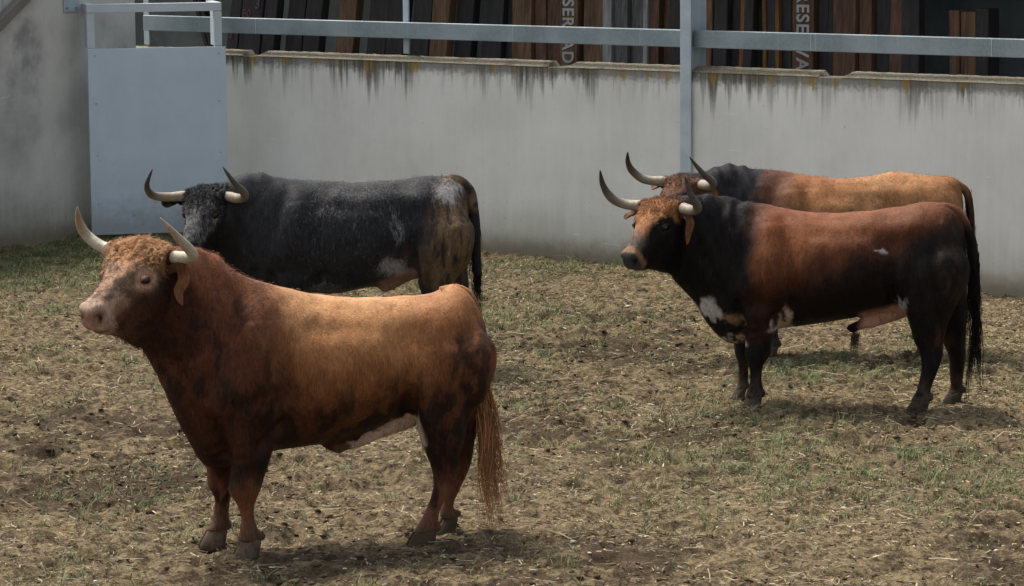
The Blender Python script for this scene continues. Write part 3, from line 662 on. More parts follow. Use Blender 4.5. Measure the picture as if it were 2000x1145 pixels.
    hb((.452, .048, -.020), .026, .009); hb((.477, .044, -.056), .020, -.032); hb((.487, .0, -.065), .028, -.005); hb((.45, .062, -.07), .022, .006); hb((.45, .08, -.115), .03, .006); hb((.40, .0, -.17), .05, .004); hb((.27, .085, -.02), .05, -.006)
    mouth = np.exp(-((hz+.128+.42*(.490-hx))/.009)**2)*sm(.36, .40, hx)*sm(.52, .51, hx); D -= hm*mouth*.010*sc
    hb((-.01, .0, .04), .09, .012)
    curl = np.clip(hm*sm(.36, .05, hx)*sm(-.13, -.03, hz), 0, 1)*sp.get('curl', .6); D += curl*(fbm(H, 26, 3, 44)-.45)*.022
    V = V+N*D[:, None]
    V = laplace(V, E, 1, np.ones(len(V))*.4); N = normals(V, Q, T); H = toH(V)
    # ---- coat colours (the animal's own markings; russet back has a painted highlight)
    wv = np.column_stack([fbm(V, (9, 9, 5), 4, 31+k)-.5 for k in range(3)])
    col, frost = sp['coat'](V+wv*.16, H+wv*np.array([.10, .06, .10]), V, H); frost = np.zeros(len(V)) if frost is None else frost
    mud = sm(.26, .04, V[:, 2])*sm(.36, .62, fbm(V, 24, 4, 88)+.35*sm(.14, .02, V[:, 2])); col = over(col, mud*.75, (.075, .058, .038))
    # hidden seams: body with ears and tail root joined in one mesh
    parts_V = [V]; parts_Q = [Q]; parts_T = [T]; cols = [col]; curls = [curl]; nb = len(V)
    def addpart(v, f, c):
        nonlocal nb
        qs = np.array([q for q in f if len(q) == 4], np.int32).reshape(-1, 4)+nb; ts = np.array([q for q in f if len(q) == 3], np.int32).reshape(-1, 3)+nb
        parts_V.append(v); parts_Q.append(qs); parts_T.append(ts); cols.append(np.asarray(c)*np.ones((len(v), 3))); curls.append(np.zeros(len(v))); nb += len(v)
    for sd in (1, -1):      # ears: a cupped leaf hanging out and down behind the horns
        e = sp['ear'][0 if sd == 1 else 1]; base = fromH((.075, .125*sd, -.065)); pth = [base]
        for q in e: pth.append(hp+(ML@np.array([q[0], q[1]*sd, q[2]]))*sc)
        p = catmull(np.array(pth), 18); tt = np.linspace(0, 1, 18); wd_ = np.interp(tt, [0, .18, .42, .7, .9, 1], [.026, .034, .046, .040, .022, .005])*sc*sp.get('eark', 1.)
        rings = []; side0 = None
        for i in range(18):
            d = p[min(i+1, 17)]-p[max(i-1, 0)]; d /= np.linalg.norm(d); ref = ML@np.array([.75, .65*sd, .1]); a = np.cross(d, ref); a /= np.linalg.norm(a); nb_ = np.cross(a, d)
            t = np.linspace(0, 2*math.pi, 14, endpoint=False); cup = (np.cos(t)**2)*wd_[i]*np.interp(i/17, [0, .3, 1], [.2, .45, .4])
            rings.append(p[i]+np.cos(t)[:, None]*a*wd_[i]+nb_*((np.sin(t)*(.30 if i < 5 else .16)*wd_[i]+.004*np.sin(t))+cup)[:, None])
        v, f = shell(rings); out_ = sp['earcol']; tg = np.concatenate([np.repeat(np.linspace(0, 1, 18), 14), [0, 1]])
        inner = np.zeros(len(v)); inner[:18*14] = np.tile((np.sin(np.linspace(0, 2*math.pi, 14, endpoint=False)) > .2).astype(float), 18)
        inner = inner*(.15+.85*sm(.25, .6, tg))*(.5+.9*vnoise(v, 60, 3)); inner = np.clip(inner, 0, 1); addpart(v, f, np.asarray(out_[0])*(1-inner[:, None])+np.asarray(out_[1])*inner[:, None])
        er = .0245*sc; ec = np.array([.19, .106*sd, -.033]); uu, vv = np.meshgrid(np.linspace(-1.25, 1.25, 17), np.linspace(0, 1, 6))
        for up_ in (1, -1):     # lids: shells round the eyeball with an almond opening
            op = np.clip(1-(uu/1.1)**2, 0, 1)**.8; e0 = (.55 if up_ > 0 else .46)*op; el = e0+vv*(1.35-e0); bul = 1+.10*np.exp(-(vv/.25)**2)
            loc = np.stack([np.sin(uu+.3)*np.cos(el)*bul, np.cos(uu+.3)*np.cos(el)*bul*sd, np.sin(el)*up_*bul], -1).reshape(-1, 3)
            q = np.column_stack([loc[:, 0], loc[:, 1], loc[:, 2]+.18*loc[:, 0]])*(.0262)+ec; k = 17
            fq = [(a*k+b_, a*k+b_+1, (a+1)*k+b_+1, (a+1)*k+b_) for a in range(5) for b_ in range(16)]; vq = sm(.0, .3, vv.reshape(-1))[:, None]
            addpart(fromH(q), fq, np.asarray(sp['lid'][0])*(1-vq)+np.asarray(sp['lid'][1])*vq)
    tp = catmull(np.array(sp['tail']), 26); tr = np.interp(np.linspace(0, 1, 26), [0, .2, .6, 1], [.042, .034, .027, .02])*sp.get('tailk', 1.)
    v, f = shell(tube_rings(tp, tr, 12)); tcol = sp['tailcol'](v); addpart(v, f, tcol)
    for i in range(len(parts_V)): parts_V[i] = np.asarray(parts_V[i])
    me = mesh_np('body', np.vstack(parts_V), [np.vstack(parts_Q), np.vstack(parts_T)]); smooth(me)
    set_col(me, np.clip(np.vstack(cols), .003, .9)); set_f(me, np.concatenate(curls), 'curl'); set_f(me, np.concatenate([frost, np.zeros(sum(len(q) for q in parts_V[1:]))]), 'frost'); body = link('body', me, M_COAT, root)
    # ---- hooves
    for key, cx, cy, rx in hoofs:
        rings_all = []
        VV = []; FF = []; n = 0; big = max(rx, .045)
        for k in (1, -1):
            rr = []
            for q, (zz, dx, ax, ay) in enumerate(((.088, -.008, .78, .023), (.072, -.004, .90, .027), (.042, .008, 1.0, .029), (.010, .018, 1.10, .031), (-.02, .021, 1.12, .031))):
                t = np.linspace(0, 2*math.pi, 18, endpoint=False); xx = np.cos(t); xx = np.where(xx > 0, xx**.9 if False else xx, xx*.75)
                yy_ = np.sin(t)*ay*(1-.35*np.clip(np.cos(t), 0, 1)); rr.append(np.column_stack([cx+dx+xx*big*ax, cy+k*(.032+.0035*q)+yy_-k*.012*np.clip(np.cos(t), 0, 1), np.full(18, zz)]))
            v, f = shell(rr); VV.append(v); FF += [tuple(i+n for i in q) for q in f]; n += len(v)
        hv = np.vstack(VV); a = math.radians(sp.get('hoofturn', {}).get(key, 0)); 
        me = bpy.data.meshes.new('hoof'); me.from_pydata([tuple(p) for p in hv], [], FF); smooth(me)
        t = sm(.0, .1, hv[:, 2])[:, None]; hc = sp['hoofcol'].get(key, sp['hoofcol']['d']); set_col(me, hc[0]*(1-t)+hc[1]*t); link('hoof', me, M_HOOF, root)
    # ---- horns
    for sd in (1, -1):
        P_ = [fromH((.035, .085*sd, -.02)), fromH((.03, .13*sd, -.018))]+[hp+(ML@np.array([q[0], q[1]*sd, q[2]]))*sc for q in sp['horn'][0 if sd == 1 or len(sp['horn']) < 2 else 1]]
        p = catmull(np.array(P_), 60); s = np.concatenate([[0], np.cumsum(np.linalg.norm(np.diff(p, axis=0), axis=1))]); s /= s[-1]; q = np.linspace(0, 1, 56); p = np.column_stack([np.interp(q, s, p[:, i]) for i in range(3)])
        r = sp['hornr']*np.interp(q, [0, .15, .3, .6, .85, .96, 1], [1.05, 1.08, 1.0, .82, .46, .22, .06]); r = r*(1+(.022*np.sin(q*80)+.03*np.sin(q*31+1))*sm(.6, .15, q))
        v, f = shell(tube_rings(p, r, 18)); me = bpy.data.meshes.new('horn'); me.from_pydata([tuple(a) for a in v], [], [tuple(int(i) for i in a) for a in f]); smooth(me)
        tt = np.concatenate([np.repeat(q, 18), [0, 1]]); nz = (fbm(v, 18, 3, 8)-.5)*.25
        ramp = sp['horncol']; cc = np.column_stack([np.interp(tt+nz, ramp[0], [c_[i] for c_ in ramp[1]]) for i in range(3)]); set_col(me, cc); link('horn', me, M_HORN, root)
    # ---- eyes
    for sd in (1, -1):
        bm = bmesh.new(); bmesh.ops.create_uvsphere(bm, u_segments=18, v_segments=12, radius=.0235*sc); me = bpy.data.meshes.new('eye'); bm.to_mesh(me); bm.free(); smooth(me)
        link('eye', me, M_EYE, root, tuple(fromH((.19, .105*sd, -.033))))
    # ---- hair
    g_ = np.random.default_rng(sp['seed'])
    if sp.get('forelock'):
        fl = sp['forelock']; ok = np.where((H[:, 0] > fl['x'][0]) & (H[:, 0] < fl['x'][1]) & (np.abs(H[:, 1]) < .15) & (H[:, 2] > fl['z']))[0]
        pr = sm(fl['x'][1], fl['x'][1]-.16, H[ok, 0])+.06; ids = g_.choice(ok, fl['n'], p=pr/pr.sum()); rt = V[ids]+g_.normal(size=(fl['n'], 3))*.004-N[ids]*.004
        fx = MH@np.array([.8, 0, .0]); dr = N[ids]*.75+fx*.8+g_.normal(size=(fl['n'], 3))*.45
        strands('forelock', rt, dr, fl['len']*(.45+.55*sm(fl['x'][1], fl['x'][0]+.06, H[ids, 0])), .0042, .35, .24, np.asarray(col[ids])*.35+np.asarray(fl['col'])*.65, M_HAIR, root, 7, sp['seed'], .22, 170)
    if sp.get('fuzz'):
        fz = sp['fuzz']; w = fz['w'](V, H, N); w = np.clip(w, 0, None); ids = g_.choice(len(V), fz['n'], p=w/w.sum()); rt = V[ids]+g_.normal(size=(fz['n'], 3))*.006; back = np.array([-.75, 0, -.55])
        strands('short_hair', rt, N[ids]*.5+back+g_.normal(size=(fz['n'], 3))*.3, fz['len'], .0024, .2, .12, col[ids]*fz.get('k', 1.15), M_HAIR, root, 3, sp['seed']+5)
    tf = sp['tuft']; n = tf['n']; tq = g_.uniform(tf['t0'], 1, n); ix = (tq*25).astype(int).clip(0, 25); rt = tp[ix]+g_.normal(size=(n, 3))*.012
    dr = np.array(tf['dir'])+g_.normal(size=(n, 3))*np.array(tf['spread'])
    strands('tail_tuft', rt, dr, tf['len']*g_.uniform(.6, 1.1, n), tf.get('w', .005), .25, tf.get('curl', .05), tf['col'], M_HAIR, root, 10, sp['seed']+9, .3, tf.get('clump', 26))
    if sp.get('tassel'):
        ts = sp['tassel']; n = ts['n']; rt = np.array(ts['p'])+g_.normal(size=(n, 3))*np.array([.014, .014, .01]); dr = np.array(ts['dir'])+g_.normal(size=(n, 3))*.13
        strands('sheath_hair', rt, dr, ts['len']*g_.uniform(.45, 1.1, n), .004, .2, .06, ts['col'], M_HAIR, root, 5, sp['seed']+3, .4, 5)
    return root

def ramp(v, xs_, cs):
    cs = np.array(cs); return np.column_stack([np.interp(v, xs_, cs[:, i]) for i in range(3)])
def over(c, f, d): return c*(1-f[:, None])+np.asarray(d)*f[:, None]
def blob(P, c, r, soft=.5):
    d = np.sqrt(sum(((P[:, i]-c[i])/r[i])**2 for i in range(3) if r[i] is not None)); return sm(1+soft*.5, 1-soft*.5, d)
BLK = np.array([.0095, .008, .0075])

def head_mask(H): return sm(-.03, .06, H[:, 0])*sm(.40, .34, np.abs(H[:, 2]+.08))*sm(.27, .22, np.abs(H[:, 1]))*sm(.60, .56, H[:, 0])
def face_common(c, H, H0, hm, muz, nostril, mx=.425, nr=1.):
    top = sm(-.10, -.045, H[:, 2])
    f = hm*sm(mx-.02, mx+.02, H[:, 0]); c = over(c, f, muz)
    ns = hm*np.exp(-(((H0[:, 0]-.474)/(.028*nr))**2+((np.abs(H0[:, 1])-.046)/(.017*nr))**2+((H0[:, 2]+.058-.35*(np.abs(H0[:, 1])-.048))/(.018*nr))**2)); c = over(c, np.clip(ns*1.3, 0, 1), nostril)
    mo = hm*np.exp(-((H0[:, 2]+.128+.42*(.490-H0[:, 0]))/.007)**2)*sm(.40, .44, H0[:, 0])*sm(.54, .53, H0[:, 0]); c = over(c, mo*.8, np.asarray(nostril)*.6)
    return c

def coat_red(P, H, P0, H0):
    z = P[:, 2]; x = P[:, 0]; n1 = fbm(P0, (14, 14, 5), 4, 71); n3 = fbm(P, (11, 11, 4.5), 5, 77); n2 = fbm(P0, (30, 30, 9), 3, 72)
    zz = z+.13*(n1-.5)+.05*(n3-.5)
    c = ramp(zz, [.45, .62, .74, .84, .96, 1.1, 1.3], [(.045, .018, .010), (.062, .024, .012), (.098, .037, .016), (.145, .056, .022), (.215, .090, .035), (.32, .148, .060), (.44, .23, .105)])  # tan back; the palest top stop paints a highlight along the spine
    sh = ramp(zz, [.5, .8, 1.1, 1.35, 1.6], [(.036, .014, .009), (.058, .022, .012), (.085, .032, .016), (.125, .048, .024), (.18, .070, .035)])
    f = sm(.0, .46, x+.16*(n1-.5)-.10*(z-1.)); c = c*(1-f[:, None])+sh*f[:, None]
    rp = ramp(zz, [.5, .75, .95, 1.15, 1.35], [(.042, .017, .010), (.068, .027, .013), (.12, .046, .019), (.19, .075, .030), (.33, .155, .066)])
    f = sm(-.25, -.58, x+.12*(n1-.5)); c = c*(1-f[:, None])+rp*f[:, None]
    n6 = fbm(P0, (26, 26, 8), 4, 78); n7 = fbm(P, (22, 22, 7), 4, 79); mk = n3*.5+n7*.5; bl = sm(.45, .57, mk)*sm(1.0, .72, z)*sm(.5, .2, x)*1.0+sm(.46, .58, mk)*sm(-.48, -.64, x)*sm(1.25, 1.05, z)*.95+sm(.46, .60, mk)*sm(.25, .45, x)*sm(1.55, 1.25, z)*.85; c = over(c, np.clip(bl, 0, 1)*.82, (.014, .010, .009))
    lg = sm(.46, .26, z); c = over(c, lg, (.145, .057, .029)); c = over(c, lg*sm(.5, .62, n1), (.03, .014, .010)); c = over(c, sm(.24, .1, z)*.8, (.095, .042, .025))
    zl = np.interp(x, [-.45, -.38, -.23, -.07, .0], [.70, .685, .632, .575, .555]); und = sm(zl+.008, zl-.008, z)*sm(.42, .46, z)*sm(-.455, -.43, x)*sm(-.05, -.075, x)*sm(.24, .2, np.abs(P0[:, 1])); c = over(c, und, (.50, .36, .27)); c = over(c, sm(-.085, -.07, x)*sm(.02, .0, x)*sm(.56, .545, z)*sm(.06, .05, np.abs(P0[:, 1])), (.10, .06, .03))
    hm = head_mask(H0)
    if 1:
        hx, hy, hz = H[:, 0], np.abs(H[:, 1]), H[:, 2]; m2 = fbm(H0, 22, 4, 81)
        face = ramp(hx, [0., .12, .22, .32, .44], [(.52, .28, .125), (.46, .24, .115), (.42, .245, .14), (.36, .225, .145), (.34, .21, .135)])
        face = over(face, sm(.43, .56, m2)*.8, (.075, .05, .04)); cheek = ramp(hx, [0, .2, .36, .46], [(.055, .020, .012), (.045, .019, .012), (.085, .042, .025), (.16, .085, .05)])
        cheek = over(cheek, sm(.5, .64, m2)*.6, (.02, .012, .010))
        fr = sm(-.115, -.045, hz)*sm(.15, .10, hy*.9+np.clip(-hz-.03, 0, 1)*.4); hd = cheek*(1-fr[:, None])+face*fr[:, None]
        eyeR = np.exp(-(((H0[:, 0]-.187)/.046)**2+((H0[:, 2]+.035)/.037)**2)**1.2)*sm(.07, .10, np.abs(H0[:, 1])); dk = np.exp(-(((hx-.19)/.085)**2+((hz+.05)/.075)**2))*sm(.06, .10, hy)
        hd = over(hd, np.clip(dk*.95, 0, .8), (.034, .022, .018)); hd = over(hd, np.clip(eyeR*1.8, 0, .92), (.50, .32, .21)); rim = np.exp(-(((H0[:, 0]-.19)/.024)**2+((H0[:, 2]+.035)/.021)**2))*sm(.07, .1, np.abs(H0[:, 1])); hd = over(hd, np.clip(rim*1.2, 0, 1), (.16, .06, .045))
        hd = face_common(hd, H, H0, np.ones(len(P)), (.36, .25, .18), (.035, .012, .010), .425, 1.45)
        pad = sm(.455, .47, H0[:, 0])*sm(.05, .035, np.abs(H0[:, 1]))*sm(-.12, -.10, H0[:, 2])*sm(-.015, -.03, H0[:, 2]); hd = over(hd, pad*.8, (.25, .14, .10)); hd = over(hd, hm*sm(.40, .43, hx)*sm(.5, .62, m2)*.45, (.16, .09, .06)); c = c*(1-hm[:, None])+hd*hm[:, None]
    return c, None

def coat_black(P, H, P0, H0):
    z = P[:, 2]; x = P[:, 0]; n1 = fbm(P0, (18, 18, 7), 4, 61); n5 = fbm(P0, (30, 30, 6), 4, 66)
    c = np.ones((len(P), 3))*np.array([.022, .022, .023])
    fr = sm(.95, 1.35, z)*sm(.62, .1, x)*(.12+.26*n1)+blob(P, (.12, .3, 1.02), (.42, None, .26), 1.2)*(.03+.26*n1)+.10*n1
    fr = fr+blob(P, (-.71, 0, 1.0), (.10, None, .28), 1.3)*.42*sm(.4, .7, n5)+blob(P, (-.655, 0, 1.25), (.085, None, .065), 1.6)*.8+blob(P, (-.29, 0, .735), (.12, None, .065), 1.5)*1.0+blob(P, (.2, 0, .60), (.16, None, .08), 1.2)*.5+blob(P, (-.30, .28, 1.02), (.035, None, .14), 1.2)*.4
    br = blob(P, (-.70, 0, .90), (.17, None, .40), .9); c = over(c, br*sm(.26, .60, n5)*.95, (.15, .092, .045)); c = over(c, blob(P, (-.52, 0, .74), (.26, None, .12), 1.2)*sm(.36, .68, n5)*.7, (.09, .058, .030))
    c = over(c, sm(.70, .64, P0[:, 2]-.3*np.clip(-.2-P0[:, 0], 0, .3))*sm(.42, .46, z)*sm(-.46, -.42, x)*sm(-.14, -.2, x)*sm(.2, .14, np.abs(P0[:, 1])), (.24, .14, .105))
    hm = head_mask(H0); hd = np.ones((len(P), 3))*np.array([.015, .015, .016]); m2 = fbm(H0, (20, 30, 20), 4, 55)
    fa = sm(-.15, -.07, H[:, 2])*sm(.16, .11, np.abs(H[:, 1])); eyeR = np.exp(-(((H0[:, 0]-.19)/.05)**2+((H0[:, 2]+.035)/.045)**2))*sm(.07, .1, np.abs(H0[:, 1])); hd = over(hd, eyeR*.8, (.05, .046, .043))
    hd = face_common(hd, H, H0, np.ones(len(P)), (.03, .03, .032), (.008, .008, .008)); c = c*(1-hm[:, None])+hd*hm[:, None]
    fr = fr*(1-hm)+hm*(fa*(.25+.75*m2)*sm(.48, .4, H[:, 0]))
    return c, fr

def coat_chestnut(P, H, P0, H0):
    z = P[:, 2]; x = P[:, 0]; n1 = fbm(P0, (14, 14, 6), 4, 41); n2 = fbm(P0, (40, 40, 16), 3, 42)
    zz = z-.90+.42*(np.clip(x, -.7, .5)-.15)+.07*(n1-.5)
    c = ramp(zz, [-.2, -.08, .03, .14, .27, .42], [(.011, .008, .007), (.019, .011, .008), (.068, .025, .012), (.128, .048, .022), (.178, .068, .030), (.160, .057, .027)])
    c = over(c, sm(-.42, -.56, x)*sm(1.24, 1.02, z+.08*(n1-.5)), (.011, .009, .008))
    sp_ = sm(.28, .42, x)*sm(.95, .6, z); c = over(c, sp_*.75, (.034, .014, .010))
    c = over(c, sm(.42, .64, x+.06*(z-1.)+.10*(n1-.5)), (.0105, .009, .0085))                                             # black neck and shoulder front
    c = over(c, sm(.47, .42, z), (.012, .010, .010)); c = over(c, blob(P, (-.6, 0, .42), (.12, None, .12), .8)*sm(.5, .62, n1)*.6, (.07, .03, .018)); c = over(c, sm(.4, .2, z)*sm(.5, .62, n1)*.5, (.06, .03, .02))
    c = over(c, blob(P, (-.73, 0, .95), (.10, None, .32), .7)*sm(.40, .70, n2)*.35, (.05, .032, .016))
    c = over(c, blob(P, (-.66, 0, 1.26), (.06, None, .05), .8)*sm(.45, .65, n2)*.35, (.2, .12, .09)); c = over(c, blob(P, (-.24, 0, 1.065), (.05, None, .010), .6)*sm(.45, .6, n2)*.8, (.42, .38, .35))
    # white and tan brisket, white armpit
    br = blob(P, (.86, 0, .60), (.085, None, .13), .5); c = over(c, br*sm(.38, .54, n1)*.9, (.40, .385, .36)); c = over(c, blob(P, (.70, 0, .53), (.085, None, .11), .5)*sm(.40, .54, n1), (.22, .135, .062)); c = over(c, blob(P, (.66, 0, .435), (.10, None, .035), .5)*sm(.36, .55, n2)*.9, (.38, .34, .30))
    c = over(c, sm(.30, .33, x)*sm(.0, -.05, (x-.33)+.55*(z-.62)-.07+.10*(n2-.5))*sm(.50, .53, z)*sm(.72, .66, z)*sm(.02, .12, np.abs(P0[:, 1]))*.9, (.40, .30, .235))
    c = over(c, sm(.40, .44, z)*sm(.66, .60, P0[:, 2]-.22*np.clip(-.12-P0[:, 0], 0, .3))*sm(-.47, -.42, P0[:, 0])*sm(-.10, -.16, P0[:, 0])*sm(.23, .17, np.abs(P0[:, 1])), (.40, .22, .155))
    c = over(c, blob(P, (-.40, 0, .70), (.05, None, .06), .8)*sm(.5, .58, n2)*.8, (.3, .29, .28))
    hm = head_mask(H0); hx, hy, hz = H[:, 0], np.abs(H[:, 1]), H[:, 2]; m2 = fbm(H0, 22, 4, 35)
    face = ramp(hx, [0, .1, .2, .3, .38], [(.21, .085, .035), (.31, .14, .058), (.33, .155, .066), (.24, .115, .058), (.09, .052, .034)]); face = over(face, sm(.5, .64, m2)*.4, (.12, .05, .025))
    fr = sm(-.125, -.06, hz+.05*(m2-.5))*sm(.12, .085, hy+.09*sm(.1, .3, hx)-.035+.04*(m2-.5)); hd = BLK*1.05*np.ones((len(P), 3)); hd = over(hd, fr, face) if False else hd*(1-fr[:, None])+face*fr[:, None]
    hd = over(hd, sm(.30, .36, hx)*sm(-.05, -.02, hz)*.5, (.09, .075, .065)); hd = over(hd, sm(.405, .435, hx)*.9, (.20, .11, .055)); nose = sm(.448, .464, H0[:, 0])*sm(.075, .06, np.abs(H0[:, 1]))*sm(-.13, -.115, H0[:, 2]); 
    eyeR = np.exp(-(((H0[:, 0]-.19)/.045)**2+((H0[:, 2]+.035)/.04)**2))*sm(.07, .1, np.abs(H0[:, 1])); hd = over(hd, eyeR*.5, (.035, .03, .028)); hd = over(hd, nose, (.045, .042, .042))
    hd = face_common(hd, H, H0, np.ones(len(P)), (.04, .04, .04), (.008, .008, .008), .60); hd = over(hd, sm(.42, .38, hx)*sm(-.12, -.16, hz), BLK); c = c*(1-hm[:, None])+hd*hm[:, None]
    return c, None

def coat_tan(P, H, P0, H0):
    z = P[:, 2]; x = P[:, 0]; n1 = fbm(P0, (14, 14, 6), 4, 21)
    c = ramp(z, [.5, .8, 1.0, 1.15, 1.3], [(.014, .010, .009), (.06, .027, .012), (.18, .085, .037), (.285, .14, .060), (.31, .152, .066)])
    c = over(c, sm(-.05, .35, x)*sm(1.1, 1.28, z)*.7, (.19, .068, .028)); c = over(c, sm(.40, .62, x)*.85, (.055, .026, .018)); c = over(c, blob(P, (-.05, 0, 1.14), (.14, None, .05), .9)*.35, (.06, .035, .018))
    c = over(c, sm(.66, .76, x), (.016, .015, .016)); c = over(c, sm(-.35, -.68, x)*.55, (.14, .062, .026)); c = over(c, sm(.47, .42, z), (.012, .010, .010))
    hm = head_mask(H0); hx, hy, hz = H[:, 0], np.abs(H[:, 1]), H[:, 2]; m2 = fbm(H0, 22, 4, 15)
    hd = ramp(hx, [0, .12, .25, .4], [(.10, .045, .025), (.165, .075, .038), (.09, .045, .03), (.03, .02, .016)]); hd = over(hd, sm(.48, .6, m2)*.5, (.05, .026, .018)); dk = np.exp(-(((hx-.19)/.09)**2+((hz+.03)/.08)**2))*sm(.05, .09, hy); hd = over(hd, dk*.9, (.02, .017, .016)); hd = over(hd, sm(-.1, -.16, hz), BLK)
    hd = face_common(hd, H, H0, np.ones(len(P)), (.04, .04, .04), (.008, .008, .008)); c = c*(1-hm[:, None])+hd*hm[:, None]
    return c, None

MUS = [((-.33, .27, 1.08), (.10, .14, .12), -.026), ((-.46, .23, 1.22), (.08, .10, .07), .014), ((.30, .3, .95), (.05, .2, .26), -.016), ((.48, .28, .88), (.12, .14, .22), .018), ((.62, .22, .82), (.10, .14, .10), .015), ((-.60, .24, .95), (.16, .12, .2), .016), ((-.34, .22, .70), (.06, .12, .12), -.012),
       ((.45, .16, 1.35), (.12, .12, .10), -.008), ((.05, .33, .80), (.25, .15, .16), .010), ((.40, .24, .66), (.05, .1, .1), -.014), ((-.1, .16, 1.28), (.35, .06, .06), -.004), ((-.74, .10, 1.18), (.05, .06, .08), -.014)]
LINES = [((.50, 1.30), (.67, .80), .05, -.012), ((.32, 1.22), (.235, .66), .045, -.018), ((.62, .74), (.575, .5), .028, -.022), ((.27, .70), (.42, .56), .03, -.016), ((-.365, .98), (-.375, .64), .035, -.022), ((-.42, .9), (-.44, .66), .05, .012), ((-.62, 1.10), (-.67, .62), .03, -.013), ((-.70, 1.05), (-.74, .75), .04, .008),
         ((.86, 1.12), (.70, .70), .035, -.014), ((.42, 1.22), (.40, .85), .07, .014), ((-.25, 1.16), (.18, 1.17), .05, -.007), ((.1, .62), (-.3, .70), .05, .006)]
def leg_shift(leg, df, dh, kz=1.):
    return {k: [[a+(df if k[0] == 'f' else dh), b_+(df if k[0] == 'f' else dh), z*kz] for a, b_, z in v] for k, v in leg.items()}
HORN_GREY = ((0, .22, .42, .66, .95), ((.29, .24, .175), (.27, .23, .165), (.20, .17, .125), (.085, .076, .062), (.018, .017, .017)))
HORN_PALE = ((0, .3, .6, .85, 1.), ((.44, .38, .28), (.42, .37, .28), (.36, .31, .23), (.30, .22, .15), (.38, .33, .26)))
LEG3 = {"fn": [[0.627, 0.339, 0.635], [0.604, 0.405, 0.518], [0.597, 0.431, 0.43], [0.593, 0.447, 0.343], [0.58, 0.483, 0.272], [0.573, 0.49, 0.165], [0.586, 0.483, 0.104], [0.596, 0.483, 0.054]], "ff": [[0.694, 0.512, 0.525], [0.7, 0.562, 0.439], [0.7, 0.592, 0.368], [0.69, 0.592, 0.296], [0.676, 0.602, 0.225], [0.676, 0.605, 0.116], [0.679, 0.611, 0.064], [0.699, 0.615, 0.04]], "hn": [[-0.428, -0.823, 0.985], [-0.429, -0.818, 0.87], [-0.424, -0.787, 0.77], [-0.425, -0.73, 0.667], [-0.459, -0.686, 0.555], [-0.486, -0.668, 0.449], [-0.522, -0.665, 0.379], [-0.53, -0.644, 0.276], [-0.502, -0.597, 0.139], [-0.486, -0.594, 0.089], [-0.47, -0.594, 0.055]], "hf": [[-0.484, -0.797, 0.777], [-0.552, -0.799, 0.61], [-0.612, -0.804, 0.493], [-0.663, -0.802, 0.392], [-0.697, -0.806, 0.305], [-0.705, -0.794, 0.207], [-0.709, -0.789, 0.099], [-0.703, -0.792, 0.065], [-0.69, -0.796, 0.045]]}
LEG1 = {"fn": [[0.569, 0.295, 0.755], [0.547, 0.338, 0.544], [0.544, 0.371, 0.447], [0.553, 0.407, 0.363], [0.52, 0.426, 0.294], [0.503, 0.43, 0.227], [0.504, 0.415, 0.168], [0.513, 0.393, 0.112]], "ff": [[0.616, 0.404, 0.629], [0.624, 0.473, 0.497], [0.634, 0.502, 0.398], [0.625, 0.509, 0.312], [0.6, 0.513, 0.241], [0.607, 0.522, 0.174], [0.619, 0.528, 0.115], [0.649, 0.529, 0.072]], "hn": [[-0.38, -0.824, 1.033], [-0.379, -0.813, 0.927], [-0.386, -0.76, 0.808], [-0.398, -0.706, 0.713], [-0.434, -0.656, 0.555], [-0.475, -0.634, 0.456], [-0.496, -0.622, 0.391], [-0.495, -0.597, 0.306], [-0.456, -0.537, 0.201], [-0.412, -0.512, 0.108], [-0.385, -0.514, 0.074]], "hf": [[-0.478, -0.874, 0.818], [-0.49, -0.832, 0.656], [-0.515, -0.789, 0.519], [-0.569, -0.769, 0.423], [-0.596, -0.763, 0.346], [-0.617, -0.726, 0.244], [-0.599, -0.67, 0.109], [-0.593, -0.664, 0.049], [-0.598, -0.686, 0.007]]}
